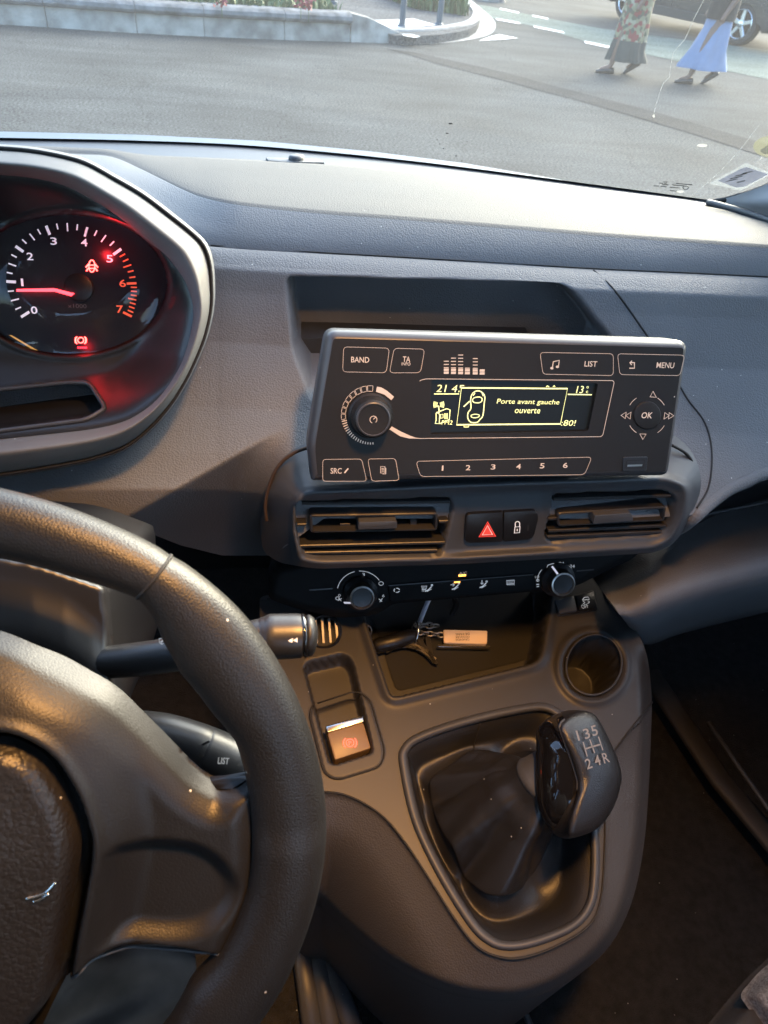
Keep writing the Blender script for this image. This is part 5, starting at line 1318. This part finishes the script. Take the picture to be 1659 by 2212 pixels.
# ================================================================== the street outside
def asphalt(name, c, v=.22):
    m = mat(name, c, 1.0, spec=.05, vary=v, vscale=.9, grain=('noise', 90, .6, .006))
    t = m.node_tree; b = t.nodes['Principled BSDF']; L = t.links.new
    tc = t.nodes.new('ShaderNodeTexCoord'); mp = t.nodes.new('ShaderNodeMapping'); mp.inputs['Scale'].default_value = (.5, 2.2, 1); mp.inputs['Rotation'].default_value = (0, 0, .35)
    L(tc.outputs['Object'], mp.inputs[0])
    n1 = t.nodes.new('ShaderNodeTexNoise'); n1.inputs['Scale'].default_value = 1.6; n1.inputs['Detail'].default_value = 6; L(mp.outputs[0], n1.inputs['Vector'])
    n2 = t.nodes.new('ShaderNodeTexNoise'); n2.inputs['Scale'].default_value = 55; n2.inputs['Detail'].default_value = 3; L(tc.outputs['Object'], n2.inputs['Vector'])
    a = t.nodes.new('ShaderNodeMapRange'); a.inputs[1].default_value = .3; a.inputs[2].default_value = .7; a.inputs[3].default_value = .84; a.inputs[4].default_value = 1.16; L(n1.outputs['Fac'], a.inputs[0])
    c2 = t.nodes.new('ShaderNodeMapRange'); c2.inputs[1].default_value = .3; c2.inputs[2].default_value = .7; c2.inputs[3].default_value = .30; c2.inputs[4].default_value = 1.70; L(n2.outputs['Fac'], c2.inputs[0])
    mu = t.nodes.new('ShaderNodeMath'); mu.operation = 'MULTIPLY'; L(a.outputs[0], mu.inputs[0]); L(c2.outputs[0], mu.inputs[1])
    vo = t.nodes.new('ShaderNodeTexVoronoi'); vo.feature = 'DISTANCE_TO_EDGE'; vo.inputs['Scale'].default_value = .55
    wv = t.nodes.new('ShaderNodeVectorMath'); wv.operation = 'MULTIPLY_ADD'; n3 = t.nodes.new('ShaderNodeTexNoise'); n3.inputs['Scale'].default_value = 2.2; n3.inputs['Detail'].default_value = 8; L(tc.outputs['Object'], n3.inputs['Vector'])
    L(n3.outputs['Color'], wv.inputs[0]); wv.inputs[1].default_value = (.9, .9, 0); L(tc.outputs['Object'], wv.inputs[2]); L(wv.outputs[0], vo.inputs['Vector'])
    ck_ = t.nodes.new('ShaderNodeMapRange'); ck_.inputs[1].default_value = .002; ck_.inputs[2].default_value = .008; ck_.inputs[3].default_value = .80; ck_.inputs[4].default_value = 1.0; L(vo.outputs['Distance'], ck_.inputs[0])
    m2 = t.nodes.new('ShaderNodeMath'); m2.operation = 'MULTIPLY'; L(mu.outputs[0], m2.inputs[0]); L(ck_.outputs[0], m2.inputs[1]); mu = m2
    sc = t.nodes.new('ShaderNodeVectorMath'); sc.operation = 'SCALE'; src = b.inputs['Base Color'].links[0].from_socket
    L(src, sc.inputs[0]); L(mu.outputs[0], sc.inputs['Scale']); L(sc.outputs[0], b.inputs['Base Color'])
    return m
M['asph'] = asphalt('asphalt', (.058, .060, .058)); M['asph2'] = asphalt('dark_patch_asphalt', (.032, .033, .033), .1)
M['pave'] = asphalt('pavement_asphalt', (.075, .076, .077), .1); M['lane'] = asphalt('green_lane_surface', (.100, .120, .104), .1)
M['paint'] = mat('worn_road_paint', (.42, .43, .42), .7, vary=.25, vscale=14)
M['stone'] = mat('pale_stone', (.21, .20, .18), .9, vary=.5, vscale=5, grain=('noise', 60, .5, .01))
M['stone2'] = mat('weathered_stone', (.12, .12, .12), .9, vary=.6, vscale=7, grain=('noise', 60, .6, .01))
M['kerb'] = mat('kerb_concrete', (.19, .19, .185), .85, vary=.25, vscale=6, grain=('noise', 80, .5, .008))
def sheet(name, pts, z, m, n=None):
    q = A(pts); p = at(q[:, 0], q[:, 1], Z=z); return struct(mesh(name, p, [tuple(range(len(p)))], m, None, False))
road = struct(mesh('road', [(-400, -400, 0), (400, -400, 0), (400, 900, 0), (-400, 900, 0)], [(0, 1, 2, 3)], M['asph'], None, False))
sheet('road_patch', [(833, 105), (890, 112), (947, 124), (1094, 157), (1180, 181), (1269, 204), (1409, 240), (1520, 272), (1629, 303), (1800, 352), (1800, 384), (1629, 331), (1520, 296), (1409, 263), (1269, 222), (1180, 199), (1094, 175), (947, 138), (890, 120)], .004, M['asph2'])
up = [(985, 2), (1060, 14), (1121, 27), (1217, 46), (1300, 62), (1480, 86), (1659, 108), (1900, 140)]; dn = [(1900, 222), (1659, 171), (1479, 135), (1264, 89), (1157, 57), (1073, 41), (1010, 28), (960, 20)]
sheet('cycle_lane', up + dn, .004, M['lane'])
def mark(pts): return sheet('lane_marking', pts, .009, M['paint'])
for pts in ([(1018, 29), (1050, 34), (1052, 37), (1020, 32)], [(1071, 39), (1122, 48), (1124, 52), (1073, 43)], [(1152, 55), (1217, 68), (1220, 72), (1154, 59)], [(1262, 88), (1340, 104), (1342, 109), (1264, 93)],
            [(1080, 17), (1121, 26), (1121, 29), (1080, 20)], [(1150, 32), (1184, 39), (1184, 42), (1150, 35)], [(1034, 88), (1060, 78), (1078, 74), (1119, 82), (1090, 85)]): mark(pts)
# planter wall: stone blocks with a darker rounded coping
wl = resample(crom([at(x, y, Z=0) for x, y in [(-700, 28), (-350, 38), (0, 53), (200, 66), (350, 75), (500, 82), (625, 87), (760, 91)]], 10), 400)
seg = np.concatenate([[0], np.cumsum(np.linalg.norm(np.diff(wl, axis=0), axis=1))])
def wpos(s): return A([np.interp(s, seg, wl[:, k]) for k in range(3)])
def wnor(s):
    t = wpos(min(s + .02, seg[-1])) - wpos(max(s - .02, 0)); t /= np.linalg.norm(t); return A([t[1], -t[0], 0])
wall = thing('planter_wall', 'low pale stone planter wall with dark weathered coping beside the road', 'wall', wpos(seg[-1] * .6))
PB = [(.0, -.02), (-.012, .06), (-.03, .185), (-.20, .185), (-.20, -.02)]
PCp = [(-.018, .186), (.020, .198), (.038, .225), (.030, .262), (-.005, .285), (-.06, .298), (-.19, .300), (-.20, .186)]
def wsweep(name, prof, s0, s1, m, parent, taper=0.0):
    rows = []
    for s in np.linspace(s0, s1, 6):
        p, n_ = wpos(s), wnor(s); k = 1.0
        rows.append(A([p + n_ * a + A([0, 0, b]) for a, b in prof]))
    return loft(name, rows, m, parent, True, True, True, 35)
s = seg[-1] - .02; i = 0
while s > 1.0:
    L_ = .86 + .12 * math.sin(i * 2.3)
    wsweep('stone_block', [(a + .003 * math.sin(i * 5), b) for a, b in PB], s - L_ + .008, s, M['stone'], wall)
    wsweep('coping_stone', [(a + .003 * math.cos(i * 3), b + .002 * math.sin(i)) for a, b in PCp], s - L_ + .006, s, M['stone2'], wall); s -= L_; i += 1
# sloping end block
e, n_ = wpos(seg[-1]), wnor(seg[-1]); tdir = A([-n_[1], n_[0], 0])
def endrow(f, hgt): 
    c = e + tdir * f; return A([c + n_ * a * (1 - .1 * f) + A([0, 0, b * hgt]) for a, b in [(.02, -.02), (.0, .10), (-.02, .29), (-.07, .30), (-.19, .30), (-.20, -.02)]])
loft('end_stone', [endrow(-.015, 1.0), endrow(.25, .85), endrow(.6, .45), endrow(.95, .12)], M['stone'], wall, True, True, True, 35)
# pavement island behind it, with a kerb
isl = [(745, 62), (786, 66), (850, 84), (899, 86), (950, 83), (989, 77), (1015, 71), (1030, 62), (1036, 52), (1034, 42), (1024, 32), (1010, 20), (990, 4), (960, -30), (700, -60), (560, -20), (690, 40)]
ZP = .10
ip = A(isl); top_p = at(ip[:, 0], ip[:, 1] - 8, Z=ZP)
pv = struct(mesh('pavement', np.vstack([top_p, top_p - A([0, 0, ZP + .02])]), [tuple(range(len(ip)))[::-1]] + [(k, (k + 1) % len(ip), len(ip) + (k + 1) % len(ip), len(ip) + k) for k in range(len(ip))], M['pave'], None, False))
kl = resample(crom([at(x, y, Z=0) for x, y in [(840, 89), (899, 88), (950, 84), (989, 78), (1017, 71), (1031, 62), (1036, 50), (1034, 41), (1026, 31), (1012, 18), (995, 2), (980, -14)]], 8), 80)
kt = np.gradient(kl, axis=0); kt /= np.linalg.norm(kt, axis=1)[:, None]; kn_ = np.stack([kt[:, 1], -kt[:, 0], 0 * kt[:, 0]], -1)
kerb = struct(bpy.data.objects.new('kerb', None)); COL.objects.link(kerb)
def krun(name, prof, a, b, m): 
    rows = [A([kl[j] + kn_[j] * u + A([0, 0, v]) for u, v in prof]) for j in range(a, b + 1)]
    return loft(name, rows, m, kerb, True, True, True, 35)
for a in range(0, 78, 6): krun('kerb_stone', [(.0, -.02), (-.005, .10), (-.02, .122), (-.13, .124), (-.14, -.02)], a, min(a + 6, 79), M['kerb'])
struct(loft('gutter', [kl + kn_ * .004 + A([0, 0, .006]), kl + kn_ * .26 + A([0, 0, .006])], M['kerb']))
def psheet(pts): 
    q = A(pts); p = at(q[:, 0], q[:, 1], Z=ZP + .006); return struct(mesh('pavement_marking', p, [tuple(range(len(p)))], M['paint'], None, False))
psheet([(782, 44), (835, 43), (893, 40), (925, 49), (945, 54), (900, 58), (830, 61)]); psheet([(868, 73), (890, 74), (908, 79), (895, 81), (872, 77)])
# posts
M['post'] = mat('blue_grey_paint', (.035, .06, .08), .6)
for (x, y), lab in (((868, 58), 'blue-grey street post standing on the white pavement patch'), ((948, 54), 'blue-grey street post at the kerb side of the white pavement patch')):
    b = at(x, y, Z=ZP); t = thing('street_post', lab, 'post', b, 'blue posts on the pavement island')
    fr = Frame(b, (1, 0, 0), (0, 1, 0)); lathe('shaft', fr, A([0, 0]), [(.042, .0), (.040, 1.05), (.040, 1.12), (.030, 1.16), (.001, 1.17)], M['post'], t, 20)
    lathe('foot_collar', fr, A([0, 0]), [(.062, .0), (.062, .012), (.046, .03), (.041, .03)], M['post'], t, 20, cap=False)
b = at(717, 9, Z=ZP); t = thing('stub', 'short dark bollard standing in for a walker leg beyond the flower bed', 'stub', b)  # post shape stands in for the dark leg of a passer-by
fr = Frame(b, (1, 0, 0), (0, 1, 0)); lathe('shaft', fr, A([0, 0]), [(.06, 0), (.05, .6), (.055, .75), (.04, .85), (.001, .9)], mat('stub_dark', (.03, .04, .06), .5), t, 18); lathe('foot', fr, A([0, 0]), [(.08, 0), (.08, .04), (.05, .05)], M['post'], t, 18, cap=False)
# planting behind the wall
def blades(name, pts, hmin, hmax, cols, kind='stuff', lab=None, cat=None):
    V = []; F = []; MI = []
    for (p, k) in pts:
        h = rng.uniform(hmin, hmax); a = rng.uniform(0, 6.28); lean = rng.uniform(.1, .6) * h; w = rng.uniform(.012, .028)
        d = A([math.cos(a), math.sin(a), 0]); n_ = A([-d[1], d[0], 0]); b = len(V); z = A([0, 0, 1])
        V += [p - n_ * w / 2, p + n_ * w / 2, p + d * lean * .4 + z * h * .6 + n_ * w, p + d * lean * .4 + z * h * .6 - n_ * w, p + d * lean + z * h]
        F += [(b, b + 1, b + 2, b + 3), (b + 3, b + 2, b + 4)]; MI += [k, k]
    o = mesh(name, V, F, None, None, False)
    for c in cols: o.data.materials.append(c)
    o.data.polygons.foreach_set('material_index', MI); struct(o, kind)
    if lab: o['label'] = lab; o['category'] = cat
    return o
GR = [mat('leaf_olive', (.075, .10, .035), .7, vary=.3, vscale=6), mat('leaf_green', (.045, .085, .025), .7, vary=.3, vscale=6), mat('leaf_pale', (.14, .16, .07), .7, vary=.3, vscale=6)]
pts = []
for _ in range(7000):
    s = rng.uniform(.5, seg[-1] - .1); u = rng.uniform(.18, 1.5); p = wpos(s) - wnor(s) * u; p[2] = .24; pts.append((p, rng.integers(0, 3)))
blades('flower_bed_foliage', pts, .05, .17, GR)
so_ = [wpos(s) - wnor(s) * .17 + A([0, 0, .25]) for s in np.linspace(.5, seg[-1], 30)]; so2 = [wpos(s) - wnor(s) * 1.6 + A([0, 0, .25]) for s in np.linspace(.5, seg[-1], 30)]
struct(loft('flower_bed_soil', [so_, so2], mat('dark_soil', (.04, .03, .02), .95)))
v0 = [at(x, y, Z=ZP) for x, y in [(835, -5), (900, 20), (965, 28), (1008, 36)]]
pts = []
vl = resample(crom(v0, 6), 100)
for _ in range(3500):
    p = vl[rng.integers(0, 100)] + A([rng.uniform(-.05, .05), rng.uniform(0, 1.6), 0]); pts.append((p, rng.integers(0, 3)))
blades('verge_grass', pts, .10, .32, GR)
RF = mat('petal_red', (.20, .025, .03), .6, vary=.2, vscale=30)
for k, (x, y, lb_) in enumerate([(478, 0, 'lone red blossom cluster above the middle of the stone wall'), (650, 6, 'red blossom cluster near the sloping end of the stone wall'), (667, 12, 'small red blossom cluster nearest the sloping end of the stone wall')]):
    b = at(x, y, Z=.40); t = thing('red_flower', lb_, 'flower', b - A([0, 0, .16]), 'red flowers behind the wall')
    V = []; F = []
    for _ in range(34):
        c = b + rng.normal(0, .035, 3); n_ = rng.normal(0, 1, 3); n_ /= np.linalg.norm(n_); u = np.cross(n_, [0, 0, 1.01]); u /= np.linalg.norm(u); v = np.cross(n_, u); i0 = len(V)
        V += [c + .018 * (math.cos(a) * u + math.sin(a) * v) for a in np.linspace(0, 6.28, 6)[:-1]]; F.append(tuple(range(i0, i0 + 5)))
    mesh('blossom', V, F, RF, t, False); tube('stem', [b - A([0, 0, .16]), b], .004, GR[1], t, 5)
lump = at(1062, 3, Z=0); th_ = circ((0, 0), 1, 14)
rows = [lump + np.c_[th_ * r * A([.30, .18]) * (1 + .12 * np.sin(th_[:, :1] * 4 + k)), np.full(14, z)] for k, (r, z) in enumerate([(1, -.02), (1.02, .07), (.85, .15), (.5, .2), (.1, .21)])]
tag(loft('boulder', rows, M['stone'], None, True, False, True), 'pale low boulder lying on the far road edge', 'boulder')

# ------------------------------------------------------------------ dark car on the far lane
hx = A([.47, -.883, 0]); cO = at(1581, 98, Z=0)
FCa = Frame(cO, hx, (0, 0, 1))
carx = thing('parked_car', 'dark grey crossover car with silver alloy wheels beyond the cycle lane', 'car', cO)
WB = 2.45; RT = .305
M['paintc'] = mat('dark_grey_car_paint', (.022, .024, .027), .25, coat=.7, vary=.03); M['clad'] = mat('black_cladding', (.02, .02, .02), .6); M['rubber'] = mat('tyre_rubber', (.018, .018, .018), .8)
M['alloy'] = mat('silver_alloy', (.62, .63, .64), .28, metal=1.0); M['cglass'] = mat('car_window', (.01, .012, .014), .05, coat=.5)
def arch(cu, r, n=14): return [(cu + r * math.cos(a), .27 + r * math.sin(a)) for a in np.linspace(math.pi * .02, math.pi * .98, n)]
prof = [(.86, .28), (.92, .45), (.90, .62), (.82, .78), (.60, .90), (-.30, 1.00), (-.95, 1.46), (-1.3, 1.54), (-2.6, 1.52), (-3.15, 1.10), (-3.22, .80), (-3.20, .40), (-3.1, .28)]
low = [(-WB - .42, .24)] + arch(-WB, .37)[::-1] + [(-WB + .42, .22), (-.42, .22)] + arch(0, .37)[::-1] + [(.42, .24)]
body = prism('body', FCa, A(prof + low)[::-1], -1.76, .0, M['paintc'], carx, .05, 3)
gh = [(-.42, 1.0), (-.98, 1.42), (-1.3, 1.48), (-2.55, 1.46), (-2.95, 1.12), (-2.9, 1.02)]
prism('side_window', FCa, A(gh), -.06, .004, M['cglass'], carx, .01, 1)
cl_ = prism('sill_cladding', FCa, A([(-.44, .20), (-.44, .34), (-WB + .44, .34), (-WB + .44, .20)]), -.10, .012, M['clad'], carx, .01, 1)
for u0 in (-.55, -1.45): strokes('door_gap', FCa, [(A([(u0, .36), (u0 + .02, .98)]), .012)], .001, M['seam'], carx)
strokes('door_crease', FCa, [(A([(-.5, .62), (-2.1, .66)]), .03)], .003, M['paintc'], carx)
for u0 in (-1.25, -2.15): prism('door_handle', FCa, rpoly([(u0, .86), (u0 + .2, .855), (u0 + .2, .885), (u0, .89)], .01, 3), 0, .03, M['paintc'], carx, .008, 2)
hl = prism('headlight', FCa, rpoly([(.30, .84), (.62, .78), (.86, .66), (.80, .60), (.52, .68)], .03, 3), -.1, .012, mat('headlamp_lens', (.75, .78, .80), .12, coat=.6), carx, .008, 2)
for u0, v0_, r_ in ((.50, .76, .030), (.66, .70, .045)): lathe('indicator_bulb', FCa, A([u0, v0_]), [(r_, .010), (r_ * .9, .016), (.001, .018)], mat('amber_bulb', (.9, .5, .1), .3, emit=(1, .55, .15), estr=1.0), hl, 14)
lathe('fog_lamp', FCa, A([.72, .40]), [(.06, -.02), (.06, .01), (.05, .012), (.001, .008)], M['alloy'], carx, 16)
for wu in (0, -WB):
    c = A([wu, RT]); w = lathe('wheel', FCa, c, [(RT - .09, -.21), (RT - .02, -.205), (RT, -.18), (RT, -.05), (RT - .02, -.022), (RT - .07, -.012), (RT - .088, -.02), (RT - .092, -.08)], M['rubber'], carx, 40, cap=False)
    lathe('rim', FCa, c, [(.213, -.08), (.215, -.018), (.207, -.010), (.198, -.020), (.192, -.075)], M['alloy'], w, 40, cap=False)
    lathe('brake_disc', FCa, c, [(.210, -.12), (.15, -.115), (.001, -.115)], M['void'], w, 30)
    for k in range(5):
        a = R(90 + 72 * k + (12 if wu else 0)); e_ = A([math.cos(a), math.sin(a)]); n2_ = A([-e_[1], e_[0]])
        prism('spoke', FCa, A([c + e_ * .03 + n2_ * .035, c + e_ * .03 - n2_ * .035, c + e_ * .202 - n2_ * .028, c + e_ * .202 + n2_ * .028]), -.07, -.022, M['alloy'], w, .008, 1)
    lathe('hub_cap', FCa, c, [(.05, -.06), (.05, -.02), (.035, -.014), (.001, -.014)], M['alloy'], w, 16)

# ------------------------------------------------------------------ two people walking past
SKIN = mat('brown_skin', (.14, .075, .05), .55)
PS = .84
def person(name_label, base, face_a, pose, dress):
    f = A([math.cos(face_a), math.sin(face_a), 0]); s_ = A([-f[1], f[0], 0]); z = A([0, 0, 1])
    t = thing('person', name_label, 'person', base)
    def W_(p): return tuple(base + (f * p[0] + s_ * p[1] + z * p[2]) * PS)
    J = pose; me = bpy.data.meshes.new('body')
    names = list(J); me.from_pydata([W_(J[k][0]) for k in names], [(names.index(a), names.index(b)) for a, b in
        [('pelvis', 'belly'), ('belly', 'chest'), ('chest', 'neck'), ('neck', 'head'), ('head', 'crown'), ('chest', 'shl'), ('shl', 'ell'), ('ell', 'wrl'), ('wrl', 'hal'), ('chest', 'shr'), ('shr', 'elr'), ('elr', 'wrr'), ('wrr', 'har'),
         ('pelvis', 'hil'), ('hil', 'knl'), ('knl', 'anl'), ('anl', 'tol'), ('pelvis', 'hir'), ('hir', 'knr'), ('knr', 'anr'), ('anr', 'tor')]], [])
    o = link('body', me, SKIN, t)
    o.modifiers.new('skin', 'SKIN'); sb = o.modifiers.new('sub', 'SUBSURF'); sb.levels = 1; sb.render_levels = 2
    lay = me.skin_vertices[0].data if me.skin_vertices else None
    if lay is None:
        bm = bmesh.new(); bm.from_mesh(me); bm.verts.layers.skin.verify(); bm.to_mesh(me); bm.free(); lay = me.skin_vertices[0].data
    for i, k in enumerate(names): lay[i].radius = tuple(v * PS for v in J[k][1]); lay[i].use_root = (k == 'pelvis')
    return t, f, s_, z, W_
def walk_pose(stride, lean=0.0):
    J = {'pelvis': ((0, 0, .92), (.14, .12)), 'belly': ((.01, 0, 1.05), (.13, .11)), 'chest': ((.02, 0, 1.26), (.145, .11)), 'neck': ((.03, 0, 1.43), (.055, .055)), 'head': ((.05, 0, 1.54), (.085, .075)), 'crown': ((.05, 0, 1.62), (.07, .065)),
         'shl': ((.0, .17, 1.35), (.06, .06)), 'ell': ((-.05, .22, 1.08), (.045, .045)), 'wrl': ((.06, .24, .86), (.03, .03)), 'hal': ((.08, .24, .79), (.036, .026)),
         'shr': ((.0, -.17, 1.35), (.06, .06)), 'elr': ((.02, -.22, 1.08), (.045, .045)), 'wrr': ((.10, -.23, .86), (.03, .03)), 'har': ((.12, -.23, .79), (.036, .026)),
         'hil': ((.0, .09, .86), (.10, .10)), 'knl': ((.33 * stride, .09, .48), (.065, .065)), 'anl': ((.5 * stride, .08, .085), (.038, .038)), 'tol': ((.5 * stride + .15, .08, .035), (.032, .025)),
         'hir': ((.0, -.09, .86), (.10, .10)), 'knr': ((-.05, -.09, .46), (.065, .065)), 'anr': ((-.5 * stride, -.08, .16), (.038, .038)), 'tor': ((-.5 * stride + .12, -.08, .06), (.032, .025))}
    return J
def cloth(name, W_, rings, m, parent, wav=.0, nf=7, n=40):
    rows = []
    for (x, zz, rx, ry) in rings:
        a = np.linspace(0, 2 * np.pi, n, endpoint=False); k = 1 + wav * (np.sin(nf * a + zz * 3) + .6 * np.sin((nf * 2 - 3) * a - zz * 5 + 1)) * max(0, 1 - zz / 1.0)
        rows.append(A([W_((x + rx * math.cos(b) * kk, ry * math.sin(b) * kk, zz)) for b, kk in zip(a, k)]))
    return loft(name, rows, m, parent, True, False, False)
def shoe(W_, x, y, zz, m, parent, pit=0.0):
    rows = []
    for u, w, h in ((-.085, .022, .05), (-.07, .040, .085), (.0, .042, .09), (.08, .046, .07), (.15, .040, .048), (.185, .015, .03)):
        a = np.linspace(0, 2 * np.pi, 14, endpoint=False)
        rows.append(A([W_((x + u * math.cos(pit) + (h * .5 * (1 + math.sin(b))) * math.sin(pit), y + w * math.cos(b), zz + u * -math.sin(pit) + h * .5 * (1 + math.sin(b)))) for b in a]))
    return loft('shoe', rows, m, parent, True, True, True)
def hair(W_, parent, m):
    rows = []
    for zz, r in ((1.40, .06), (1.48, .10), (1.56, .115), (1.64, .10), (1.69, .06), (1.705, .005)):
        a = np.linspace(0, 2 * np.pi, 20, endpoint=False); rows.append(A([W_((.02 + (r if math.cos(b) < .4 else r * .7) * math.cos(b) - .01, r * .92 * math.sin(b), zz)) for b in a]))
    loft('hair', rows, m, parent, True)
# patterned dress
dm = mat('floral_dress', (.30, .27, .16), .85); t_ = dm.node_tree; vo = t_.nodes.new('ShaderNodeTexVoronoi'); vo.inputs['Scale'].default_value = 26; tc_ = t_.nodes.new('ShaderNodeTexCoord'); t_.links.new(tc_.outputs['Object'], vo.inputs[0])
cr = t_.nodes.new('ShaderNodeValToRGB'); cr.color_ramp.interpolation = 'CONSTANT'; se = t_.nodes.new('ShaderNodeSeparateColor'); t_.links.new(vo.outputs['Color'], se.inputs[0]); t_.links.new(se.outputs[0], cr.inputs[0])
el = cr.color_ramp.elements; el[0].color = (.22, .19, .11, 1); el[1].position = .35; el[1].color = (.09, .085, .05, 1)
for p_, c_ in ((.55, (.20, .04, .035, 1)), (.72, (.28, .25, .17, 1)), (.88, (.07, .06, .05, 1))): e2_ = el.new(p_); e2_.color = c_
t_.links.new(cr.outputs[0], t_.nodes['Principled BSDF'].inputs['Base Color'])
BLK = mat('black_cotton', (.018, .018, .018), .9); HEM = mat('dark_hem_cloth', (.045, .05, .045), .85); SHO = mat('dark_shoe', (.02, .018, .018), .5); BLU = mat('light_blue_cotton', (.15, .20, .31), .85, vary=.08); HAI = mat('black_hair', (.01, .009, .008), .5)
fa = math.atan2(.10, -1.0)
b1 = (at(1318, 160, Z=0) + at(1362, 160, Z=0)) / 2
P1, f1, s1, z1, W1 = person('person in a long red and olive floral dress striding across the road', b1, fa, walk_pose(.42), None)
cloth('dress', W1, [(.0, .42, .236, .196), (0, .55, .225, .19), (0, .75, .195, .19), (0, .95, .20, .19), (.0, 1.08, .165, .15), (.02, 1.26, .175, .15), (.02, 1.38, .12, .11)], dm, P1, .12)
cloth('dark_hem', W1, [(-.02, .17, .285, .20), (-.02, .20, .28, .205), (.0, .31, .25, .203), (0, .43, .238, .198)], HEM, P1, .14)
cloth('black_sleeve_top', W1, [(-.02, .98, .20, .22), (-.01, 1.15, .19, .24), (.01, 1.32, .19, .24), (.02, 1.41, .10, .10)], BLK, P1)
shoe(W1, .22, .08, .0, SHO, P1); shoe(W1, -.22, -.08, .08, SHO, P1, .6); hair(W1, P1, HAI)
b2 = (at(1482, 182, Z=0) + at(1536, 182, Z=0)) / 2
P2, f2, s2, z2, W2 = person('person in a black top and light blue skirt walking behind the floral dress', b2, fa, walk_pose(.42), None)
cloth('blue_skirt', W2, [(.05, .20, .33, .22), (.05, .24, .325, .22), (.03, .45, .255, .19), (0, .68, .185, .17), (0, .88, .17, .155), (0, .96, .15, .14)], BLU, P2, .17, 5)
cloth('black_top', W2, [(.0, .80, .20, .19), (0, .84, .205, .19), (0, .98, .20, .18), (0, 1.12, .19, .17), (.02, 1.28, .185, .17), (.02, 1.40, .11, .11), (.03, 1.44, .07, .07)], BLK, P2)
for sg in (1, -1): tube('sleeve', [W2((0, sg * .14, 1.36)), W2((-.01, sg * .19, 1.28)), W2((-.03 if sg > 0 else .01, sg * .215, 1.14))], [.07, .072, .062], BLK, P2, 12)
for sg in (1, -1): tube('sleeve', [W1((0, sg * .14, 1.36)), W1((-.01, sg * .19, 1.28)), W1((-.03 if sg > 0 else .01, sg * .215, 1.10))], [.07, .072, .062], BLK, P1, 12)
shoe(W2, .22, .08, .0, SHO, P2); shoe(W2, -.22, -.08, .08, SHO, P2, .6); hair(W2, P2, HAI)
for Wp, Pp in ((W1, P1), (W2, P2)):
    for sg in (1, -1): lathe('eye', Frame(Wp((.125, sg * .03, 1.55)), s1, z1), A([0, 0]), [(.010, 0), (.007, .004), (.0005, .005)], M['white'], Pp, 10)
